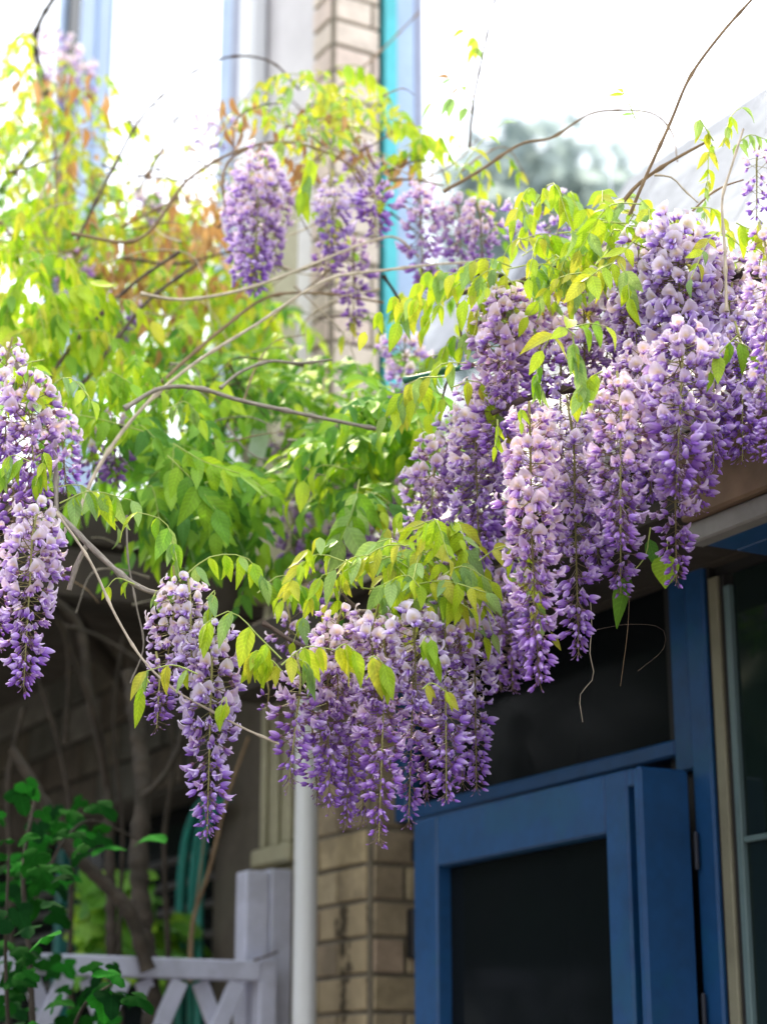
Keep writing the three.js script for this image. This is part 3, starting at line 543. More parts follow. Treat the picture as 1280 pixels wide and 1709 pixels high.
  // leaves filling round patches [px, py, radius]
  fill(patches, count, d0, d1, len, tones, { droop = 0.45, young = 0.1, n = 9, spread = 1, flat = 0.5 } = {}) {
    const total = patches.reduce((s, p) => s + p[2] ** 2, 0);
    for (const [x, y, r] of patches) for (let k = 0, m = Math.round(count * r * r / total); k < m; k++) {
      const a = R() * 6.283, q = Math.sqrt(R()) * r, d = rr(d0, d1), A = at(x + Math.cos(a) * q, y + Math.sin(a) * q, d), h = R() * 6.283, l = rr(0.07, 0.13) * spread;
      const mid = A.clone().add(V(Math.cos(h) * l * 0.5, rr(0, 0.02), Math.sin(h) * l * 0.4)), end = A.clone().add(V(Math.cos(h) * l, rr(-0.05, 0.01) - droop * 0.05, Math.sin(h) * l * 0.8));
      this.leafAt([A, mid, end], n + 2 * Math.floor(rr(-1, 1.99)), rr(len[0], len[1]), tones, { droop: droop + rr(-0.2, 0.2), young: R() < young, hero: false, flat: flat + rr(-0.3, 0.2), d });
    }
    return this;
  }
  // thin bare twigs tangled through the leaves
  twigs(patches, d0, d1, mats) {
    for (const [x, y, r, n] of patches) for (let k = 0; k < n; k++) {
      const d = rr(d0, d1), a = rr(-0.9, 0.9) + (R() < 0.5 ? 0 : Math.PI), l = rr(0.5, 1.6) * r, px = x + rr(-r, r), py = y + rr(-r, r), bow = rr(-0.35, 0.35) * l, c = Math.cos(a), s = Math.sin(a);
      this.stem([[px, py], [px + c * l * 0.35 - s * bow * 0.8, py + s * l * 0.35 + c * bow * 0.8], [px + c * l * 0.7 - s * bow, py + s * l * 0.7 + c * bow], [px + c * l, py + s * l + rr(0, 0.3) * l]], d, d + rr(-0.1, 0.1), rr(0.0011, 0.0022), 0.0007, pick(mats), Math.floor(rr(4, 8)), 'twig');
    }
    return this;
  }
  withered(list, d0, d1) {                                                    // dry brown leaves hanging among the green
    for (const [x, y, r, n] of list) for (let k = 0; k < n; k++) {
      const p = this.off(at(x + rr(-r, r), y + rr(-r, r), rr(d0, d1))), s = rr(0.03, 0.058), m = mesh('withered_leaf', pick(YOUNG), pick(TONES.brown), this.g, p);
      m.scale.setScalar(s); m.rotation.set(rr(-0.5, 0.5), rr(0, 6.28), Math.PI + rr(-0.5, 0.5));
    }
    return this;
  }
  done() {
    let left = PIECES;
    for (const r of this.racemes.sort((a, b) => b.hero - a.hero || a.d - b.d)) {
      const pos = this.off(r.A);
      if (r.hero && r.list.length <= left) {
        left -= r.list.length; const m = mesh('raceme', r.stem, stalkMat, this.g, pos), own = PETALS[Math.floor(R() * 3)];
        for (const f of r.list) { const o = mesh(f.bud ? 'flower_bud' : 'floret', f.geo, R() < 0.6 ? own : pick(PETALS), m); f.m.decompose(o.position, o.quaternion, o.scale); }
      } else {
        const c = r.stem.clone(), k = new Float32Array(c.attributes.position.count * 3); for (let i = 0; i < k.length; i += 3) k.set(STALK, i);
        c.setAttribute('color', new THREE.BufferAttribute(k, 3)); c.deleteAttribute('uv');
        mesh('raceme', mergeGeometries([c, ...r.list.map((f) => f.geo.clone().applyMatrix4(f.m))]), pick(PETALS), this.g, pos);
      }
    }
    left = PIECES; const mass = new Map();
    for (const l of this.leaves.sort((a, b) => b.hero - a.hero || b.size - a.size)) {
      const pos = this.off(l.A);
      if (l.list.length <= left) {
        left -= l.list.length; const m = mesh('compound_leaf', l.stem, shootMat, this.g, pos);
        for (const f of l.list) { const o = mesh('leaflet', f.geo, f.mat, m); f.m.decompose(o.position, o.quaternion, o.scale); }
      } else for (const f of l.list) { const g = f.geo.clone().applyMatrix4(f.m).translate(pos.x, pos.y, pos.z); if (!mass.has(f.mat)) mass.set(f.mat, []); mass.get(f.mat).push(g); }
    }
    if (mass.size) {                                                          // one part: the leaves too many to pick apart
      const mats = [...mass.keys()], m = mesh('foliage', mergeGeometries(mats.map((k) => mergeGeometries(mass.get(k))), true), mats, this.g); m.userData.kind = 'stuff';
    }
    return this;
  }
}
// ---------------------------------------------------------------- the wisteria, shoot by shoot
const LIMEY = ['lime', 'lime', 'pale', 'yellow'];
// right-hand edge, nearest the viewer
new Shoot('pale lilac wisteria spilling over the tiled roof at the right-hand edge of the photo', at(1240, 420, 2.4))
  .stem([[1290, 470], [1240, 455], [1190, 480], [1150, 520]], 2.35, 2.5, 0.008, 0.006, M.bark)
  .stem([[1212, 520], [1209, 420], [1205, 330], [1218, 285], [1240, 215]], 2.3, 2.3, 0.0022, 0.0013, M.canePale)
  .stem([[1050, 360], [1075, 300], [1118, 205], [1150, 130], [1200, 60], [1262, -10]], 2.45, 2.35, 0.0026, 0.0018, M.cane, 9)
  .stem([[1028, 352], [1062, 310], [1110, 275], [1150, 252], [1180, 236]], 2.45, 2.4, 0.0035, 0.002, M.cane, 7)
  .stem([[1092, 292], [1120, 296], [1142, 318], [1164, 338]], 2.42, 2.4, 0.0016, 0.001, M.canePale)
  .stem([[1146, 362], [1180, 328], [1205, 312], [1240, 300]], 2.45, 2.45, 0.0016, 0.0012, M.cane)
  .raceme([1278, 390], [1282, 620], 46, 2.12, { age: -0.05 })
  .raceme([1272, 590], [1290, 760], 40, 2.15, { age: 0.1 })
  .raceme([1238, 555], [1238, 770], 58, 2.32, { age: 0.24 })
  .raceme([1215, 490], [1222, 640], 56, 2.36, { age: 0.02 })
  .raceme([1205, 430], [1205, 540], 50, 2.4, { age: -0.15, hero: false })
  .raceme([1270, 620], [1265, 760], 50, 2.4, { age: 0.25, hero: false })
  .raceme([1262, 250], [1262, 360], 36, 2.45, { age: 0.1, dens: 0.6 })
  .raceme([1245, 480], [1245, 640], 50, 2.5, { age: 0.05, hero: false })
  .raceme([1180, 470], [1185, 640], 55, 2.45, { age: 0, hero: false })
  .leaf([[1228, 372], [1244, 380], [1262, 385]], 2.22, 5, 44, 'lime', { droop: 0.95 })
  .leaf([[1262, 380], [1278, 388]], 2.2, 3, 46, ['lime', 'yellow'], { droop: 0.95 })
  .leaf([[1190, 235], [1165, 195], [1178, 215]], 2.35, 5, 26, LIMEY, { droop: 0.85 })
  .leaf([[1205, 245], [1222, 190], [1236, 180]], 2.35, 7, 24, LIMEY, { droop: 0.85 })
  .leaf([[1222, 250], [1250, 225], [1275, 232]], 2.4, 9, 26, 'pale', { droop: 0.7, young: true })
  .leaf([[1230, 560], [1200, 590], [1185, 620]], 2.2, 5, 36, ['lime', 'mid'], { droop: 0.9 })
  .leaf([[1225, 570], [1246, 578], [1256, 590]], 2.2, 3, 36, ['lime', 'mid'], { droop: 0.9 })
  .leaf([[1060, 200], [1050, 175], [1040, 155]], 2.42, 4, 22, LIMEY, { droop: 0.3 })
  .fill([[1250, 420, 40], [1200, 300, 30]], 6, 2.35, 2.5, [24, 34], LIMEY).done();

new Shoot('broad heap of pale and violet wisteria flowers below the two bare arching canes', at(1130, 450, 2.45))
  .stem([[1240, 470], [1150, 470], [1080, 440], [1000, 430], [930, 450]], 2.5, 2.55, 0.008, 0.005, M.bark)
  .raceme([1128, 375], [1140, 640], 78, 2.36, { age: -0.12, dens: 1.35 })
  .raceme([1140, 560], [1128, 815], 70, 2.22, { age: 0.08, dens: 1.2 })
  .raceme([1190, 580], [1190, 780], 52, 2.3, { age: 0.2 })
  .raceme([1125, 740], [1128, 972], 42, 2.3, { age: 0.12 })
  .raceme([1085, 395], [1090, 520], 60, 2.4, { age: -0.2 })
  .raceme([1165, 410], [1170, 540], 56, 2.38, { age: -0.2, hero: false })
  .raceme([1080, 640], [1085, 830], 52, 2.34, { age: 0.06, hero: false })
  .raceme([1030, 430], [1035, 560], 56, 2.5, { age: -0.12, hero: false })
  .raceme([1160, 680], [1165, 850], 50, 2.42, { age: 0.18, hero: false })
  .raceme([1065, 430], [1060, 640], 58, 2.42, { age: -0.05, hero: false })
  .raceme([1100, 480], [1100, 700], 60, 2.5, { age: 0.0, hero: false })
  .raceme([1010, 500], [1015, 700], 55, 2.55, { age: 0.1, hero: false })
  .raceme([1180, 400], [1175, 560], 50, 2.5, { age: -0.1, hero: false })
  .raceme([1070, 590], [1075, 800], 56, 2.35, { age: -0.05, hero: false })
  .raceme([985, 395], [985, 500], 48, 2.6, { age: -0.1, hero: false })
  .leaf([[1060, 400], [1030, 430], [1000, 470]], 2.35, 9, 34, LIMEY, { droop: 0.4 })
  .leaf([[1120, 380], [1130, 360], [1150, 365]], 2.4, 7, 34, LIMEY, { droop: 0.7 })
  .leaf([[1035, 440], [1045, 460], [1050, 500]], 2.3, 6, 36, ['pale', 'lime'], { droop: 0.7 })
  .leaf([[1020, 440], [1000, 450], [975, 470]], 2.3, 7, 40, ['lime', 'yellow'], { droop: 0.3 })
  .leaf([[1070, 350], [1090, 365], [1120, 372]], 2.45, 9, 30, LIMEY, { droop: 0.6 })
  .fill([[1040, 390, 50], [1090, 370, 40], [1140, 360, 30], [985, 360, 35], [1000, 440, 35]], 24, 2.36, 2.52, [32, 44], LIMEY).done();

new Shoot('longest hanging wisteria racemes in front of the dark transom window', at(940, 640, 2.4))
  .stem([[1080, 640], [1000, 655], [940, 650], [880, 665], [820, 690]], 2.5, 2.5, 0.006, 0.004, M.caneDark)
  .raceme([885, 690], [900, 1138], 56, 2.3, { age: -0.02, dens: 1.1, curve: -0.01 })
  .raceme([955, 680], [965, 1092], 52, 2.36, { age: 0.06, dens: 1.0 })
  .raceme([1035, 640], [1035, 905], 56, 2.24, { age: -0.02, dens: 1.15 })
  .raceme([1035, 800], [1035, 990], 46, 2.4, { age: 0.1 })
  .raceme([925, 700], [930, 930], 50, 2.42, { age: 0.02, hero: false })
  .raceme([990, 700], [998, 960], 48, 2.42, { age: 0.08, hero: false })
  .raceme([975, 520], [975, 660], 52, 2.5, { age: 0.0, hero: false })
  .raceme([935, 600], [935, 800], 50, 2.5, { age: 0.2, hero: false })
  .raceme([1000, 640], [1000, 860], 55, 2.46, { age: 0.05, hero: false })
  .raceme([880, 880], [878, 1120], 40, 2.62, { age: 0.25, hero: false })
  .raceme([850, 960], [855, 1150], 44, 2.75, { age: 0.2, hero: false })
  .raceme([905, 560], [905, 690], 42, 2.5, { age: 0.4, hero: false })
  .leaf([[960, 560], [935, 545], [905, 585]], 2.2, 5, 48, ['lime', 'yellow'], { droop: 0.25 })
  .leaf([[960, 545], [985, 540], [1010, 545]], 2.2, 5, 34, ['mid', 'lime'], { droop: 0.35 })
  .leaf([[955, 560], [960, 590], [965, 620]], 2.22, 7, 38, ['lime', 'pale'], { droop: 0.9 })
  .leaf([[905, 600], [895, 630], [905, 650]], 2.25, 7, 36, ['pale', 'mid'], { droop: 1.0, young: true })
  .leaf([[1005, 620], [985, 630], [965, 655]], 2.22, 7, 34, ['lime', 'pale'], { droop: 0.9 })
  .leaf([[830, 700], [830, 730], [825, 745]], 2.3, 5, 24, 'lime', { droop: 0.8 })
  .leaf([[868, 690], [870, 705]], 2.25, 3, 22, 'lime', { droop: 0.8 })
  .leaf([[1085, 880], [1075, 930], [1050, 960]], 2.42, 2, 62, 'deep', { droop: 0.8 })
  .leaf([[1118, 905], [1112, 925]], 2.40, 1, 62, ['mid'], { droop: 1.0, face: V(0, 0, 1), broad: true })
  .stem([[985, 1000], [987, 1050], [984, 1090], [990, 1130], [968, 1160], [972, 1205]], 2.45, 2.45, 0.0006, 0.0004, M.canePale, 0, 'tendril')
  .stem([[1050, 985], [1047, 1050], [1035, 1145]], 2.5, 2.5, 0.0004, 0.0003, M.cane, 0, 'tendril')
  .stem([[990, 1052], [1050, 1042], [1105, 1050], [1108, 1080], [1064, 1120]], 2.55, 2.55, 0.0003, 0.0002, M.caneDark, 0, 'tendril').done();

new Shoot('lilac wisteria beside the green cane with lime leaves above it, left of the long racemes', at(830, 470, 2.6))
  .stem([[930, 450], [870, 470], [800, 480], [770, 490]], 2.55, 2.7, 0.005, 0.004, M.caneDark)
  .stem([[757, 470], [765, 520], [768, 600], [745, 640], [730, 720]], 2.7, 2.7, 0.0022, 0.0015, M.caneDark)
  .stem([[795, 470], [784, 485], [790, 505]], 2.6, 2.6, 0.004, 0.004, M.cable, 0, 'dark_stub')
  .stem([[790, 455], [820, 458], [845, 462]], 2.6, 2.6, 0.004, 0.004, M.cable, 0, 'dark_stub')
  .raceme([838, 490], [825, 770], 56, 2.52, { age: -0.02, dens: 1.15 })
  .raceme([790, 650], [800, 945], 50, 2.56, { age: 0.02 })
  .raceme([728, 745], [715, 905], 46, 2.62, { age: 0.0 })
  .raceme([800, 700], [812, 920], 46, 2.66, { age: 0.08, hero: false })
  .raceme([770, 760], [765, 920], 46, 2.7, { age: 0.1, hero: false })
  .raceme([855, 500], [850, 660], 54, 2.5, { age: -0.12, hero: false })
  .raceme([820, 640], [835, 860], 52, 2.58, { age: 0.06, hero: false })
  .raceme([760, 700], [765, 840], 46, 2.64, { age: 0.02, hero: false })
  .raceme([700, 790], [705, 880], 40, 2.66, { age: 0.05, hero: false })
  .raceme([860, 600], [855, 800], 50, 2.62, { age: 0.1, hero: false })
  .raceme([880, 510], [885, 600], 48, 2.6, { age: -0.15, hero: false })
  .raceme([925, 500], [925, 600], 48, 2.6, { age: -0.1, hero: false })
  .raceme([835, 900], [835, 1060], 44, 2.8, { age: 0.25, hero: false })
  .leaf([[860, 480], [830, 450], [800, 460], [775, 500]], 2.5, 9, 42, LIMEY, { droop: 0.9 })
  .leaf([[790, 470], [750, 455], [715, 465]], 2.6, 9, 40, LIMEY, { droop: 0.9 })
  .leaf([[880, 470], [905, 440], [930, 450]], 2.45, 9, 46, ['lime', 'pale'], { droop: 0.9 })
  .leaf([[930, 470], [945, 430], [950, 480]], 2.45, 9, 46, ['lime', 'pale', 'yellow'], { droop: 0.9, young: true })
  .leaf([[900, 340], [925, 320], [960, 335]], 2.6, 7, 38, LIMEY, { droop: 0.8 })
  .leaf([[870, 400], [905, 390], [935, 395]], 2.55, 9, 40, LIMEY, { droop: 0.7 })
  .leaf([[770, 570], [755, 560], [735, 600]], 2.65, 5, 36, ['lime', 'mid'], { droop: 0.9 })
  .leaf([[750, 680], [725, 650], [715, 690]], 2.65, 5, 34, ['mid', 'lime'], { droop: 0.9 })
  .fill([[900, 450, 50], [960, 400, 40], [760, 500, 45], [850, 470, 40], [760, 640, 40], [925, 340, 35]], 32, 2.46, 2.72, [36, 50], LIMEY, { droop: 0.75 }).done();

// centre bunch
new Shoot('bunch of purple wisteria racemes hanging lowest, in front of the brick pier', at(600, 1030, 2.5))
  .stem([[440, 1040], [520, 1080], [570, 1030], [620, 1020], [680, 1010]], 2.6, 2.5, 0.003, 0.003, M.caneDark)
  .stem([[458, 1100], [458, 1130], [480, 1155], [530, 1162]], 2.45, 2.4, 0.0022, 0.0015, M.caneDark)
  .raceme([505, 1110], [482, 1310], 46, 2.42, { age: 0.28, dens: 0.95 })
  .raceme([545, 1060], [550, 1350], 46, 2.44, { age: 0.16 })
  .raceme([592, 1050], [578, 1375], 46, 2.46, { age: 0.12, slim: 0.15 })
  .raceme([645, 1045], [632, 1405], 48, 2.4, { age: 0.14, slim: 0.2 })
  .raceme([560, 1030], [565, 1180], 46, 2.42, { age: -0.2, hero: false })
  .raceme([620, 1030], [625, 1180], 50, 2.40, { age: -0.15, hero: false })
  .raceme([520, 1200], [530, 1330], 38, 2.5, { age: 0.3, hero: false })
  .raceme([610, 1180], [605, 1370], 42, 2.52, { age: 0.25, hero: false })
  .raceme([485, 1030], [480, 1080], 36, 2.7, { age: 0.0, hero: false })
  .raceme([450, 1150], [445, 1190], 20, 2.6, { age: 0.4, hero: false, dens: 0.5 })
  .leaf([[470, 1110], [510, 1080], [560, 1085]], 2.36, 7, 40, ['lime', 'yellow'], { droop: 0.85 })
  .leaf([[560, 1085], [575, 1075], [590, 1085]], 2.33, 5, 44, ['lime', 'yellow'], { droop: 1.0 })
  .leaf([[615, 1100], [625, 1095], [640, 1108]], 2.33, 4, 48, ['lime', 'yellow'], { droop: 1.0 })
  .leaf([[500, 1100], [515, 1110], [520, 1135]], 2.36, 7, 36, 'pale', { droop: 1.0, young: true })
  .leaf([[470, 1120], [450, 1100], [420, 1110]], 2.38, 9, 32, ['yellow', 'lime'], { droop: 0.9 })
  .done();
new Shoot('crowded wisteria racemes under lime leaflets, above the left corner of the blue door', at(720, 1000, 2.5))
  .stem([[640, 1000], [700, 1000], [760, 980], [830, 990]], 2.55, 2.6, 0.003, 0.003, M.caneDark)
  .stem([[560, 950], [572, 990], [600, 1020]], 2.45, 2.45, 0.0025, 0.002, M.caneDark)
  .raceme([692, 1040], [682, 1372], 44, 2.46, { age: 0.12, slim: 0.1 })
  .raceme([742, 1020], [745, 1335], 46, 2.40, { age: 0.10 })
  .raceme([790, 1000], [795, 1318], 44, 2.5, { age: 0.14 })
  .raceme([690, 1020], [695, 1170], 50, 2.38, { age: -0.2, hero: false })
  .raceme([760, 960], [770, 1110], 52, 2.44, { age: -0.1, hero: false })
  .raceme([715, 1150], [712, 1330], 40, 2.54, { age: 0.2, hero: false })
  .raceme([770, 1130], [772, 1310], 42, 2.55, { age: 0.2, hero: false })
  .raceme([740, 900], [745, 980], 44, 2.5, { age: -0.1, hero: false })
  .leaf([[700, 960], [650, 930], [590, 930], [560, 950]], 2.4, 13, 38, LIMEY, { droop: 0.6 })
  .leaf([[740, 960], [770, 945], [820, 970]], 2.36, 9, 42, LIMEY, { droop: 0.95 })
  .leaf([[720, 930], [725, 870], [690, 880]], 2.42, 9, 42, LIMEY, { droop: 0.5 })
  .leaf([[735, 910], [745, 870], [770, 905]], 2.42, 9, 38, LIMEY, { droop: 0.85 })
  .leaf([[680, 960], [660, 900], [630, 905]], 2.42, 9, 42, LIMEY, { droop: 0.5 })
  .leaf([[700, 980], [680, 960], [640, 975]], 2.36, 11, 38, ['lime', 'pale'], { droop: 0.7 })
  .leaf([[620, 980], [640, 990], [650, 1020]], 2.4, 7, 34, 'pale', { droop: 1.0, young: true })
  .leaf([[700, 1080], [715, 1060], [725, 1090]], 2.33, 5, 36, ['lime', 'mid'], { droop: 0.9 })
  .leaf([[705, 1150], [720, 1140], [745, 1155]], 2.33, 4, 26, ['lime', 'yellow'], { droop: 0.7 })
  .fill([[700, 950, 55], [620, 960, 45], [780, 965, 35], [740, 895, 40], [590, 940, 30]], 34, 2.38, 2.52, [34, 46], LIMEY, { droop: 0.55 }).done();
// left of centre
new Shoot('lone tapering wisteria cluster hanging from a grey twig before the dark stone wall', at(300, 960, 2.45))
  .stem([[88, 850], [120, 880], [165, 925], [225, 975], [270, 990], [300, 975]], 2.5, 2.45, 0.0048, 0.003, M.barkGrey, 12)
  .stem([[148, 905], [128, 945], [116, 985]], 2.5, 2.5, 0.0038, 0.0036, M.barkGrey, 0)
  .stem([[95, 855], [150, 935], [195, 1030], [240, 1102], [290, 1150], [350, 1185], [400, 1212], [466, 1242]], 2.45, 2.4, 0.0018, 0.0014, M.canePale, 6)
  .stem([[212, 860], [214, 930], [228, 1010], [240, 1080], [218, 1140]], 2.6, 2.6, 0.0014, 0.001, M.barkGrey)
  .raceme([298, 965], [268, 1190], 42, 2.46, { age: -0.08 })
  .raceme([355, 1050], [346, 1392], 54, 2.42, { age: 0.04, dens: 1.15, slim: 0.15 })
  .raceme([318, 985], [320, 1130], 40, 2.44, { age: -0.15 })
  .raceme([268, 1110], [262, 1215], 34, 2.44, { age: 0.35 })
  .leaf([[470, 1100], [430, 1060], [385, 1020], [345, 1040]], 2.36, 8, 42, ['lime', 'lime', 'pale'], { droop: 0.85 })
  .leaf([[330, 1125], [290, 1110], [245, 1120]], 2.36, 6, 36, ['lime', 'pale', 'yellow'], { droop: 0.9 })
  .leaf([[250, 1140], [235, 1150]], 2.38, 2, 42, ['lime', 'mid'], { droop: 0.9 })
  .leaf([[380, 1180], [370, 1175]], 2.34, 2, 36, 'lime', { droop: 1.0 })
  .leaf([[300, 970], [350, 930], [410, 930], [440, 965]], 2.48, 12, 38, ['lime', 'pale', 'mid'], { droop: 0.8 })
  .leaf([[300, 965], [290, 910], [275, 870], [230, 855]], 2.48, 9, 44, ['lime', 'pale', 'mid'], { droop: 0.85 })
  .leaf([[225, 975], [195, 965], [180, 980]], 2.46, 4, 26, ['lime', 'mid'], { droop: 0.6 })
  .leaf([[345, 1000], [360, 985], [350, 1015]], 2.42, 4, 38, ['lime', 'pale'], { droop: 0.9 })
  .leaf([[262, 985], [255, 1005], [285, 1000]], 2.46, 5, 18, 'pale', { droop: 0.7, young: true })
  .leaf([[440, 1100], [430, 1085], [420, 1095]], 2.36, 6, 34, ['yellow', 'lime'], { droop: 0.9 }).done();
// left edge
new Shoot('lilac wisteria racemes hanging at the left-hand edge of the photo above the dark stone wall', at(60, 700, 2.5))
  .stem([[-20, 560], [20, 600], [60, 660], [90, 740], [95, 850]], 2.6, 2.5, 0.004, 0.003, M.barkGrey)
  .raceme([58, 850], [40, 1145], 54, 2.42, { age: 0.02, dens: 1.1 })
  .raceme([45, 640], [62, 830], 56, 2.5, { age: 0.02 })
  .raceme([12, 580], [10, 760], 48, 2.56, { age: 0.05 })
  .raceme([100, 690], [112, 820], 40, 2.6, { age: 0.15, hero: false })
  .raceme([-4, 880], [-2, 1080], 34, 2.5, { age: 0.15, hero: false })
  .raceme([20, 720], [25, 900], 50, 2.62, { age: 0.15, hero: false })
  .raceme([60, 870], [95, 960], 40, 2.5, { age: -0.1, hero: false })
  .raceme([150, 740], [160, 800], 38, 2.9, { age: 0.2, hero: false })
  .raceme([190, 700], [195, 810], 40, 2.9, { age: 0.2, hero: false })
  .leaf([[50, 770], [20, 760], [5, 780]], 2.42, 6, 36, ['mid', 'lime', 'pale'], { droop: 0.8 })
  .leaf([[60, 765], [75, 755], [60, 810]], 2.42, 7, 34, ['lime', 'mid'], { droop: 0.8 })
  .leaf([[100, 840], [150, 820], [220, 835]], 2.5, 9, 44, ['lime', 'mid', 'pale'], { droop: 0.9 })
  .leaf([[75, 600], [40, 610], [20, 660]], 2.5, 7, 34, ['lime', 'pale'], { droop: 0.9, young: true })
  .leaf([[90, 830], [70, 835], [50, 850]], 2.46, 7, 26, 'pale', { droop: 0.8, young: true })
  .fill([[30, 620, 40], [60, 640, 40], [90, 810, 30]], 9, 2.5, 2.65, [30, 38], ['lime', 'pale', 'mid']).done();
// upper middle, behind
new Shoot('soft lilac wisteria racemes under the looping cane before the upper brick pier', at(560, 300, 3.1))
  .stem([[130, 860], [165, 780], [230, 690], [320, 610], [430, 540], [520, 480], [560, 462], [650, 450], [740, 440], [800, 438]], 2.75, 2.9, 0.0034, 0.002, M.canePale, 10)
  .stem([[235, 490], [300, 500], [400, 485], [500, 450], [560, 425], [620, 402], [660, 396], [700, 430]], 2.9, 3.0, 0.003, 0.002, M.canePale, 8)
  .stem([[205, 680], [250, 655], [300, 610], [370, 550], [450, 495], [540, 490], [640, 505]], 2.9, 3.1, 0.0036, 0.0018, M.cane, 8)
  .stem([[-20, 880], [60, 800], [80, 640], [210, 485], [300, 420]], 3.1, 3.2, 0.003, 0.003, M.caneDark)
  .stem([[120, 390], [230, 400], [320, 295], [420, 244], [500, 240], [590, 280], [620, 320]], 3.1, 3.1, 0.0034, 0.0022, M.cane, 9)
  .stem([[378, 350], [372, 300], [385, 265], [430, 242]], 3.1, 3.1, 0.003, 0.002, M.cane)
  .stem([[620, 330], [640, 305], [690, 300], [740, 310]], 3.1, 3.1, 0.003, 0.0022, M.cane)
  .stem([[740, 320], [800, 285], [870, 240], [920, 230], [985, 190], [1040, 184], [1090, 190], [1120, 220], [1130, 270]], 2.9, 2.7, 0.0034, 0.0011, M.cane, 9)
  .stem([[783, 245], [790, 170], [808, 80], [828, -10]], 2.9, 2.9, 0.002, 0.0014, M.caneDark, 6)
  .stem([[640, 460], [665, 500], [675, 540]], 3.0, 3.0, 0.003, 0.0022, M.bark)
  .raceme([432, 262], [425, 485], 48, 3.0, { age: 0.04, dens: 1.3 })
  .raceme([555, 315], [556, 425], 40, 3.05, { age: 0.02, dens: 1.2 })
  .raceme([625, 310], [628, 405], 38, 3.0, { age: 0.4, dens: 1.2 })
  .raceme([700, 315], [706, 480], 42, 3.0, { age: 0.1 })
  .raceme([590, 400], [590, 565], 36, 3.1, { age: 0.3, slim: 0.1 })
  .raceme([765, 340], [770, 450], 42, 3.0, { age: 0.08 })
  .raceme([605, 245], [600, 340], 32, 3.2, { age: -0.05, hero: false })
  .raceme([400, 300], [400, 480], 34, 3.1, { age: 0.1, hero: false })
  .raceme([460, 290], [458, 450], 34, 3.1, { age: 0.1, hero: false })
  .raceme([870, 345], [870, 400], 40, 2.9, { age: 0.1, hero: false })
  .raceme([935, 335], [930, 400], 40, 2.8, { age: 0.05, hero: false })
  .raceme([800, 345], [805, 440], 38, 2.9, { age: 0.0, hero: false })
  .raceme([540, 420], [545, 470], 30, 3.1, { age: 0.5, hero: false })
  .raceme([672, 565], [690, 700], 46, 3.1, { age: 0.08, hero: false })
  .twigs([[560, 230, 90, 8], [720, 300, 90, 6], [560, 450, 110, 8]], 3.0, 3.3, [M.cane, M.caneDark, M.canePale])
  .leaf([[520, 250], [515, 290], [505, 320]], 2.95, 6, 58, ['lime', 'pale'], { droop: 1.0 })
  .leaf([[560, 110], [600, 110], [630, 140]], 3.2, 7, 54, ['lime', 'yellow'], { droop: 0.9 })
  .leaf([[640, 195], [680, 210], [720, 235]], 3.1, 9, 46, 'lime', { droop: 0.7 })
  .leaf([[795, 90], [790, 60], [775, 50]], 2.9, 5, 30, LIMEY, { droop: 0.7 })
  .leaf([[790, 175], [775, 150], [750, 130]], 2.9, 6, 26, ['brown', 'mid', 'pale'], { droop: 0.3 })
  .leaf([[788, 190], [755, 165], [725, 170]], 2.9, 5, 30, ['pale'], { droop: 0.7 })
  .leaf([[760, 300], [800, 240], [840, 205]], 2.9, 7, 30, LIMEY, { droop: 0.4 })
  .fill([[500, 160, 50], [560, 170, 60], [620, 190, 45], [690, 235, 40], [500, 130, 40], [450, 180, 40], [530, 210, 50]], 46, 3.05, 3.4, [26, 42], ['lime', 'yellow', 'yellow', 'pale'], { droop: 0.4 })
  .fill([[500, 400, 30], [700, 480, 40], [660, 540, 30], [770, 290, 40], [700, 260, 40]], 22, 3.0, 3.3, [28, 40], ['lime', 'mid', 'yellow'], { droop: 0.7 })
  .withered([[500, 290, 30, 16], [660, 270, 25, 12], [400, 190, 30, 14], [540, 220, 40, 12], [620, 225, 40, 10], [470, 215, 40, 12]], 3.1, 3.3).done();
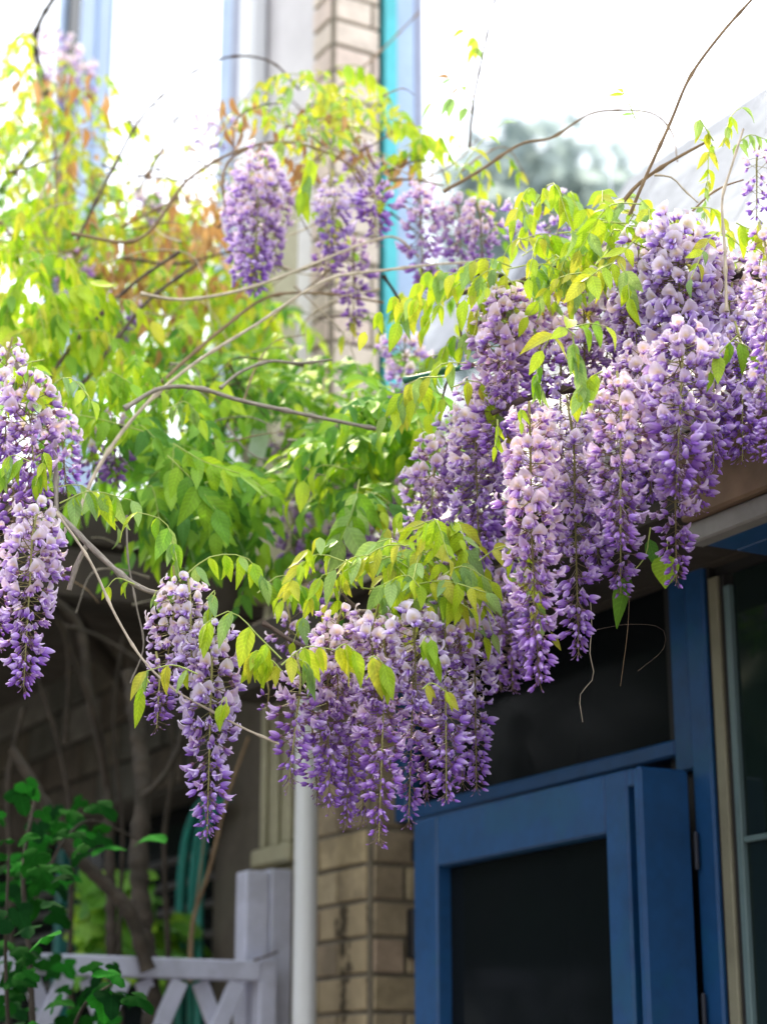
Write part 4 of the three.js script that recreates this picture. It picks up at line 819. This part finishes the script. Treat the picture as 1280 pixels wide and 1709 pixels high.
// middle green mass over the canopy
new Shoot('mass of mid green wisteria leaves over the canopy in the middle of the photo', at(430, 720, 3.2))
  .stem([[208, 682], [270, 648], [330, 648], [400, 668], [500, 690], [628, 716]], 2.75, 2.8, 0.0038, 0.003, M.barkGrey, 11)
  .stem([[368, 648], [400, 622], [452, 603], [500, 606], [555, 600]], 2.8, 2.85, 0.0026, 0.002, M.barkGrey, 7)
  .stem([[140, 640], [200, 560], [250, 500], [330, 440]], 3.2, 3.3, 0.004, 0.003, M.caneDark)
  .stem([[400, 960], [430, 840], [410, 760], [440, 690]], 3.5, 3.5, 0.006, 0.004, M.barkGrey)
  .stem([[300, 940], [330, 800], [380, 700]], 3.5, 3.5, 0.006, 0.004, M.bark)
  .stem([[560, 940], [540, 800], [500, 690]], 3.5, 3.5, 0.006, 0.004, M.bark)
  .twigs([[330, 620, 110, 9], [480, 640, 110, 8], [220, 760, 90, 6], [420, 800, 80, 8], [180, 930, 80, 6]], 2.9, 3.4, [M.cane, M.caneDark, M.barkGrey])
  .raceme([483, 720], [480, 830], 30, 3.4, { age: 0.05, hero: false })
  .raceme([515, 740], [510, 840], 26, 3.4, { age: 0.25, hero: false })
  .raceme([490, 860], [485, 930], 40, 3.3, { age: 0.15, hero: false })
  .raceme([600, 850], [600, 910], 44, 3.2, { age: 0.2, hero: false })
  .raceme([650, 870], [650, 930], 46, 3.1, { age: 0.15, hero: false })
  .raceme([560, 880], [560, 940], 40, 3.2, { age: 0.1, hero: false })
  .raceme([520, 950], [520, 1010], 46, 3.0, { age: 0.1, hero: false })
  .raceme([830, 1000], [835, 1150], 42, 2.9, { age: 0.3, hero: false })
  .raceme([690, 800], [690, 900], 44, 2.95, { age: 0.2, hero: false })
  .leaf([[290, 740], [340, 770], [400, 790]], 2.75, 9, 62, ['mid', 'lime'], { droop: 0.5 })
  .leaf([[280, 760], [330, 810], [360, 850]], 2.75, 9, 62, ['mid', 'deep'], { droop: 0.5 })
  .leaf([[600, 800], [590, 850], [570, 900]], 2.75, 9, 62, ['mid', 'deep', 'pale'], { droop: 0.5 })
  .leaf([[610, 820], [630, 825], [650, 840]], 2.75, 3, 50, ['deep', 'mid'], { droop: 0.3 })
  .leaf([[240, 720], [170, 700], [120, 690]], 2.8, 11, 50, ['lime', 'mid'], { droop: 0.7 })
  .leaf([[270, 690], [310, 670], [335, 700]], 2.75, 9, 38, ['lime', 'pale'], { droop: 0.9 })
  .leaf([[160, 640], [180, 620], [220, 640]], 2.8, 9, 44, ['lime', 'mid'], { droop: 0.8 })
  .leaf([[430, 990], [470, 960], [520, 990]], 2.6, 11, 40, ['mid', 'lime'], { droop: 0.8 })
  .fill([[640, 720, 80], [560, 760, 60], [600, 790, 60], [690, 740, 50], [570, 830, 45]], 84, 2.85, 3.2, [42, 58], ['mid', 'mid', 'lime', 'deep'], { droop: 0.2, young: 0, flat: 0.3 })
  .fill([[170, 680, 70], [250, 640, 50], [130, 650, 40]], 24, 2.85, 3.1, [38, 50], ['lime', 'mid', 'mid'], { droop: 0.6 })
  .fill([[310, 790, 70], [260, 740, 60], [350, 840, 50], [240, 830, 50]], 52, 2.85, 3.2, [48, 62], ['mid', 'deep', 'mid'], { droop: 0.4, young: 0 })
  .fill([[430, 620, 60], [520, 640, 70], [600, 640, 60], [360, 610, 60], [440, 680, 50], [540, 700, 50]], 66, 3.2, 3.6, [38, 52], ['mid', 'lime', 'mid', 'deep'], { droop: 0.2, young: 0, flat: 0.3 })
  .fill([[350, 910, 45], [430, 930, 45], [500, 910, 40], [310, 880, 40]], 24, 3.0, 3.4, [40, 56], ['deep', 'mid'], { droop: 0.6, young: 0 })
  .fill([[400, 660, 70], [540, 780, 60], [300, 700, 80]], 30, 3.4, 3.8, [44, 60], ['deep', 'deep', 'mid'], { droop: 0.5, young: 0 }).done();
// upper left, sunlit and blurred
new Shoot('sunlit yellow-green tangle of wisteria with withered brown leaves at upper left', at(160, 420, 3.6), 'wisteria_vine')
  .stem([[0, 320], [80, 200], [60, 60], [100, -20]], 4.2, 4.2, 0.009, 0.007, M.bark)
  .stem([[130, 400], [180, 300], [250, 180], [370, 98], [450, 102], [500, 150]], 3.3, 3.3, 0.003, 0.002, M.caneDark, 7)
  .stem([[230, 320], [260, 270], [300, 190], [360, 105]], 3.3, 3.3, 0.002, 0.0014, M.caneDark, 7)
  .stem([[170, 275], [220, 290], [300, 300], [380, 290]], 3.4, 3.4, 0.002, 0.0014, M.caneDark, 7)
  .stem([[215, 200], [240, 245], [260, 265]], 3.4, 3.4, 0.002, 0.0014, M.caneDark, 5)
  .stem([[0, 370], [40, 410], [120, 420], [200, 380], [300, 330]], 3.5, 3.5, 0.004, 0.003, M.cane)
  .stem([[100, 480], [95, 350], [90, 230], [60, 120]], 3.5, 3.6, 0.003, 0.002, M.cane)
  .stem([[480, 450], [400, 420], [300, 440], [200, 430]], 3.5, 3.5, 0.003, 0.003, M.caneDark)
  .stem([[500, 190], [560, 150], [620, 100], [700, 20]], 3.8, 3.8, 0.0025, 0.002, M.cane)
  .twigs([[150, 250, 120, 16], [320, 330, 110, 14], [200, 480, 130, 14], [480, 200, 90, 10], [60, 380, 70, 8]], 3.2, 3.8, [M.cane, M.caneDark, M.canePale])
  .raceme([120, 70], [128, 160], 40, 4.5, { age: -0.3, hero: false, dens: 0.35 })
  .raceme([75, 60], [80, 130], 40, 4.6, { age: -0.4, hero: false, dens: 0.3 })
  .raceme([95, 90], [105, 165], 34, 4.3, { age: -0.2, hero: false, dens: 0.45 })
  .raceme([140, 105], [145, 160], 30, 4.3, { age: 0.1, hero: false, dens: 0.45 })
  .raceme([370, 200], [372, 250], 26, 3.9, { age: 0.2, hero: false, dens: 0.45 })
  .raceme([345, 190], [350, 255], 30, 3.9, { age: 0.2, hero: false, dens: 0.5 })
  .raceme([125, 430], [125, 510], 36, 3.5, { age: 0.4, hero: false })
  .raceme([200, 500], [205, 570], 36, 3.5, { age: 0.4, hero: false })
  .raceme([12, 75], [15, 120], 26, 4.5, { age: 0.1, hero: false, dens: 0.4 })
  .raceme([250, 320], [255, 370], 30, 3.9, { age: 0.0, hero: false })
  .leaf([[50, 450], [20, 490], [10, 540]], 3.0, 11, 50, ['lime', 'mid'], { droop: 0.8 })
  .leaf([[60, 470], [90, 490], [100, 540]], 3.0, 11, 48, ['mid', 'lime'], { droop: 0.8 })
  .leaf([[130, 490], [150, 530], [160, 590]], 3.1, 11, 50, ['mid', 'lime'], { droop: 0.8 })
  .leaf([[70, 500], [110, 485], [150, 470]], 3.0, 9, 46, ['lime'], { droop: 0.6 })
  .fill([[40, 480, 60], [60, 560, 50], [110, 520, 50], [30, 400, 50]], 56, 3.0, 3.3, [38, 52], ['lime', 'yellow', 'lime', 'mid'], { droop: 0.6 })
  .fill([[60, 300, 80], [110, 240, 70], [40, 200, 60], [150, 350, 60], [90, 380, 70], [50, 110, 55], [110, 160, 50]], 130, 3.4, 4.3, [26, 40], ['yellow', 'yellow', 'lime', 'pale'], { droop: 0.6 })
  .fill([[270, 400, 70], [350, 440, 60], [200, 440, 60], [330, 500, 60], [250, 350, 50], [350, 370, 30]], 100, 3.5, 4.2, [28, 42], ['yellow', 'lime', 'yellow', 'brown'], { droop: 0.6 })
  .fill([[180, 540, 60], [120, 590, 50], [260, 500, 60], [360, 560, 50], [420, 540, 50], [400, 490, 40]], 60, 3.4, 3.9, [34, 46], ['mid', 'lime', 'yellow'], { droop: 0.6 })
  .fill([[300, 250, 30], [290, 290, 30], [380, 280, 30], [130, 180, 30]], 12, 3.6, 4.0, [20, 30], ['lime', 'yellow', 'brown'], { droop: 0.6 })
  .fill([[270, 400, 80], [350, 450, 70], [200, 460, 70], [120, 400, 80], [330, 530, 60], [60, 330, 70], [150, 560, 60]], 150, 3.9, 4.4, [36, 52], ['mid', 'lime', 'mid', 'deep'], { droop: 0.5, young: 0 })
  .fill([[430, 560, 60], [330, 620, 70], [240, 600, 50]], 50, 3.6, 4.0, [38, 52], ['mid', 'deep', 'lime'], { droop: 0.4, young: 0 })
  .withered([[330, 350, 40, 34], [350, 400, 30, 20], [250, 440, 50, 30], [210, 480, 50, 36], [150, 170, 50, 24], [60, 160, 40, 14], [300, 400, 40, 22], [240, 560, 60, 20], [120, 300, 60, 16], [180, 400, 60, 20]], 3.4, 3.9).done();
// a green cane stuck through the leaves
{
  const b = at(676, 634, 2.7), e = at(800, 608, 2.62), g = tube([b, b.clone().lerp(e, 0.5).add(V(0, 0.001, 0)), e].map((p) => p.clone().sub(b)), 0.0042, 0.0042, { sides: 10, knots: 6, rough: 0.02 });
  const m = mesh('garden_cane', g, M.greenStick, scene, b); m.userData = { label: 'dark green plastic plant stake poking out beside the lilac flowers', category: 'plant stake' };
  const cap = new THREE.SphereGeometry(0.0045, 10, 8); mesh('end_cap', cap, M.greenStick, m);
}
{
  const p = at(432, 742, 3.3), t = thing('plastic_tag', p, 'pale green plastic plate hanging tilted among the middle leaves', 'plastic tag');
  const g = mesh('plate', cbox(0.032, 0.052, 0.004, 0.002), M.tag, t); g.rotation.set(0.15, 0.3, -0.22);
  mesh('string', tube([V(0.01, 0.024, 0), V(0.016, 0.05, 0), V(0.024, 0.085, -0.01)], 0.0008, 0.0008, { sides: 4 }), M.cable, t);
}
// ---------------------------------------------------------------- old trunks and the shrub behind the fence
{
  const trunk = (label, list) => {
    const base = at(...list[0].slice(0, 2), list[0][2]); base.y = 0; const t = thing('climbing_trunk', base, label, 'trunk');
    list.forEach(([, , , pts, d0, d1, r0, r1, mat], i) => mesh(i ? 'branch' : 'trunk', tube(pts.map(([x, y], k) => at(x, y, lerp(d0, d1, k / (pts.length - 1))).sub(base)), r0, r1, { sides: 9, rough: 0.35 }), mat ?? M.bark, t));
  };
  trunk('thick brown climber trunk rising behind the fence rail', [
    [245, 1700, 4.0, [[262, 1800], [250, 1640], [238, 1540], [232, 1420], [240, 1320], [230, 1220], [215, 1120]], 4.0, 4.1, 0.024, 0.016],
    [0, 0, 0, [[248, 1620], [215, 1520], [165, 1465], [120, 1420], [70, 1330], [20, 1250]], 3.95, 3.9, 0.016, 0.010],
    [0, 0, 0, [[238, 1330], [270, 1300], [295, 1255], [310, 1200]], 4.0, 4.0, 0.008, 0.005]]);
  trunk('thin dark leaning stem in front of the stone wall', [
    [180, 1700, 4.3, [[190, 1800], [185, 1500], [178, 1300], [150, 1160], [130, 1040], [90, 1000]], 4.3, 4.2, 0.013, 0.010],
    [0, 0, 0, [[178, 1300], [160, 1200], [120, 1090], [95, 1025]], 4.25, 4.0, 0.008, 0.006],
    [0, 0, 0, [[110, 1240], [116, 1120], [110, 1040]], 4.3, 4.2, 0.006, 0.005]]);
  trunk('cluster of thin dark stems rising by the lower window arch', [
    [290, 1700, 4.4, [[290, 1800], [280, 1560], [275, 1400], [290, 1250], [270, 1130]], 4.4, 4.3, 0.007, 0.005],
    [0, 0, 0, [[120, 1800], [118, 1560], [122, 1400], [100, 1250], [60, 1120]], 4.4, 4.3, 0.008, 0.005],
    [0, 0, 0, [[205, 1800], [200, 1560], [205, 1380], [190, 1200], [205, 1060]], 4.4, 4.3, 0.006, 0.004],
    [0, 0, 0, [[330, 1300], [300, 1200], [250, 1120], [160, 1060], [95, 1040]], 4.3, 4.1, 0.006, 0.004],
    [0, 0, 0, [[10, 1800], [20, 1500], [15, 1300], [40, 1180]], 4.4, 4.3, 0.008, 0.006]]);
  trunk('dry pale cane leaning against the plaster by the teal window arch', [
    [320, 1560, 4.2, [[318, 1640], [322, 1540], [350, 1450], [380, 1330], [415, 1230]], 4.2, 4.15, 0.005, 0.003, M.cane],
    [0, 0, 0, [[322, 1560], [335, 1450], [342, 1390]], 4.2, 4.1, 0.003, 0.002, M.cane]]);
}
// broad lobed leaf of the shrub
function lobedGeo(seed) {
  const r = rng(seed), pos = [0, 0.28, 0.02], uv = [0.5, 0.28], idx = [], n = 26;
  for (let k = 0; k < n; k++) {
    const a = k / n * Math.PI * 2 - Math.PI / 2, c = Math.cos(a), s = Math.sin(a), lob = 0.24 + 0.24 * Math.pow(Math.abs(Math.cos(1.5 * (a - Math.PI / 2))), 1.6) + (k % 2 ? 0.03 : 0) + (k === 0 ? -0.2 : 0) + 0.03 * (r() - 0.5);
    const x = c * lob * 1.15, y = 0.42 + s * lob * 1.25; pos.push(x, y, -0.12 * (x * x + (y - 0.4) ** 2) * 4 + 0.03 * Math.sin(a * 5 + seed)); uv.push(0.5 + x, y);
  }
  for (let k = 0; k < n; k++) idx.push(0, 1 + k, 1 + (k + 1) % n);
  const g = new THREE.BufferGeometry(); g.setAttribute('position', new THREE.Float32BufferAttribute(pos, 3)); g.setAttribute('uv', new THREE.Float32BufferAttribute(uv, 2)); g.setIndex(idx); g.computeVertexNormals(); return g;
}
const LOBED = [1, 2, 3, 4].map(lobedGeo);
function shrub(label, base, stems, patches, count, d0, d1, size, tones, extra = []) {
  const t = thing('leafy_shrub', base, label, 'shrub');
  for (const [pts, da, db, r0, r1] of stems) mesh('stem', tube(pts.map(([x, y], k) => at(x, y, lerp(da, db, k / (pts.length - 1))).sub(base)), r0, r1, { sides: 6 }), M.bark, t);
  const put = (x, y, d, s, tone) => {
    const m = mesh('leaf', pick(LOBED), pick(TONES[tone]), t, at(x, y, d).sub(base)), dir = V(rr(-0.8, 0.8), rr(-0.9, 0.1), rr(0, 0.6)).normalize(), z = V(rr(-0.35, 0.35), 0.75, rr(0.2, 0.9)); z.addScaledVector(dir, -z.dot(dir)).normalize();
    m.quaternion.setFromRotationMatrix(new THREE.Matrix4().makeBasis(dir.clone().cross(z), dir, z)); m.scale.setScalar(s);
  };
  const total = patches.reduce((s, p) => s + p[2] ** 2, 0);
  for (const [x, y, r] of patches) for (let k = 0, n = Math.round(count * r * r / total); k < n; k++) { const a = R() * 6.283, q = Math.sqrt(R()) * r; put(x + Math.cos(a) * q, y + Math.sin(a) * q, rr(d0, d1), rr(size[0], size[1]), pick(tones)); }
  for (const e of extra) put(...e);
  return t;
}
{
  const b = at(60, 1700, 3.2); b.y = 0;
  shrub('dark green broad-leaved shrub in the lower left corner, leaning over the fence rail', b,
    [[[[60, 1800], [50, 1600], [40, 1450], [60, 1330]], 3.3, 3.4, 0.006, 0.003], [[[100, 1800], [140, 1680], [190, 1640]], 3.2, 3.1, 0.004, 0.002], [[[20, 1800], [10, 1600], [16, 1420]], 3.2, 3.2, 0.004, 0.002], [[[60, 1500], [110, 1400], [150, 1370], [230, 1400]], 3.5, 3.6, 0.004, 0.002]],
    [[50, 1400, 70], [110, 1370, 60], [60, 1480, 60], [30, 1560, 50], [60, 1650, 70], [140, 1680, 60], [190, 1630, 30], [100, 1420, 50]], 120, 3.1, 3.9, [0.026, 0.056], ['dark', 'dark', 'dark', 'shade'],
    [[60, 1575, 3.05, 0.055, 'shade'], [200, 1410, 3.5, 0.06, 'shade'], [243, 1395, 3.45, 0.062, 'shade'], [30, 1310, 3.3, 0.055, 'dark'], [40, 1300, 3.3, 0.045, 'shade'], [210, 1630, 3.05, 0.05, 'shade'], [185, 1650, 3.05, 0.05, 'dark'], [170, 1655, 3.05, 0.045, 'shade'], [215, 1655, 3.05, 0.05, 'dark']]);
  const c = at(210, 1700, 4.7); c.y = 0;
  shrub('yellow-green shrub growing against the lower window behind the brown trunk', c, [[[[190, 1800], [200, 1500]], 4.7, 4.7, 0.008, 0.004], [[[260, 1800], [255, 1520]], 4.6, 4.6, 0.006, 0.003]], [[200, 1560, 70], [185, 1490, 50], [265, 1570, 50]], 150, 4.55, 4.8, [0.05, 0.09], ['deep', 'deep', 'mid']);
}
// ---------------------------------------------------------------- trees outside the frame: two the window mirrors, then an added dark row
function tree(label, x, z, h, cr, ch, leaves, tone, seed) {
  const r = rng(seed), t = thing('garden_tree', V(x, 0, z), label, 'tree'), q = (a, b) => a + (b - a) * r();
  mesh('trunk', tube([V(0, 0, 0), V(q(-0.1, 0.1), h * 0.3, q(-0.1, 0.1)), V(q(-0.2, 0.2), h * 0.6, q(-0.2, 0.2)), V(0, h * 0.92, 0)], 0.14, 0.03, { sides: 9, segs: 14 }), M.bark, t);
  for (let k = 0; k < 8; k++) { const a = r() * 6.28, y = h * q(0.3, 0.75); mesh('limb', tube([V(0, y, 0), V(Math.cos(a) * cr * 0.4, y + 0.3, Math.sin(a) * cr * 0.4), V(Math.cos(a) * cr * 0.8, y + 0.5, Math.sin(a) * cr * 0.8)], 0.05, 0.012, { sides: 6, segs: 8 }), M.bark, t); }
  const clumps = [...Array(46)].map(() => { const a = r() * 6.28, u = q(-1, 1), e = Math.cbrt(r()); return V(Math.cos(a) * Math.sqrt(1 - u * u) * cr * e, h - ch / 2 + u * ch / 2 * e, Math.sin(a) * Math.sqrt(1 - u * u) * cr * e); });
  const parts = [];
  for (let k = 0; k < leaves; k++) {
    const c = clumps[Math.floor(r() * clumps.length)], a = r() * 6.28, u = q(-1, 1), e = Math.cbrt(r()) * 0.5, s = tone === 'hedge' ? q(0.2, 0.36) : q(0.10, 0.2);
    parts.push(LEAFLETS[k % 7].clone().applyMatrix4(new THREE.Matrix4().compose(V(c.x + Math.cos(a) * Math.sqrt(1 - u * u) * e, c.y + u * e * 0.8, c.z + Math.sin(a) * Math.sqrt(1 - u * u) * e), new THREE.Quaternion().setFromEuler(new THREE.Euler(r() * 6.28, r() * 6.28, r() * 6.28)), V(s * 1.4, s, s))));
  }
  mesh('crown', mergeGeometries(parts), TONES[tone][0], t);
}
{
  const away = (px, py, far) => { const h = hit(px, py, 'x', UX - 0.1), r = ray(px, py), d = V(r.dot(ux), r.y, r.dot(uz)); d.x = -d.x; return toWorld(h.x + d.x * far, 0, h.z + d.z * far).setY(h.y + d.y * far); };
  const p = away(870, 232, 9); tree('tall garden tree mirrored in the upper window', p.x, p.z, p.y, 0.42, 1.9, 2600, 'far', 901);
  const p2 = away(1010, 275, 11); tree('lower garden tree mirrored low in the upper window', p2.x, p2.z, p2.y, 0.22, 1.6, 1500, 'far', 902);
}
const ADDED_TREES = [['farthest back along the left boundary', -8.2, -13.5, 6.0, 2.1], ['second from the back along the left boundary', -7.4, -10.2, 5.8, 2.0], ['third from the back along the left boundary', -6.8, -7.2, 5.8, 2.0], ['midway along the left boundary', -6.2, -4.4, 5.8, 2.0], ['beside the viewer on the left boundary', -5.6, -1.6, 5.6, 2.0]];  // evergreens added out of view to darken the glass and block low sky
for (const [i, [where, x, z, h, cr]] of ADDED_TREES.entries()) tree('added unseen dark evergreen tree ' + where, x, z, h, cr, h * 0.92, 3400, 'hedge', 910 + i);

{
  // unseen house added behind the viewer to shade the lower part of the facade
  const t = thing('shading_house', V(-3.2, 0, 5.2), 'plain grey house added unseen behind the viewer to shade the facade', 'house'); t.rotation.y = 0.35;
  boxIn('wall', t, M.plaster, -5.5, 4.2, 0, 3.0, 0, 5, 0.01);
  const roof = boxIn('roof', t, M.timber, -5.9, 4.6, -0.12, 0.12, -3.2, 3.2, 0.01); roof.position.set(-0.65, 4.0, 2.5); roof.rotation.x = 0.3;
  for (const x of [-4.2, -1.4, 1.4]) for (const y of [0.9]) { const w = part('window', t); boxIn('frame', w, M.white, x - 0.6, x + 0.6, y - 0.06, y + 1.5, -0.05, -0.002, 0.006); boxIn('pane', w, M.glassDark, x - 0.52, x + 0.52, y + 0.02, y + 1.42, -0.06, -0.052, 0.001); boxIn('sill', w, M.white, x - 0.7, x + 0.7, y - 0.14, y - 0.062, -0.12, -0.002, 0.006); }
}

camera.updateProjectionMatrix();
renderer.render(scene, camera);
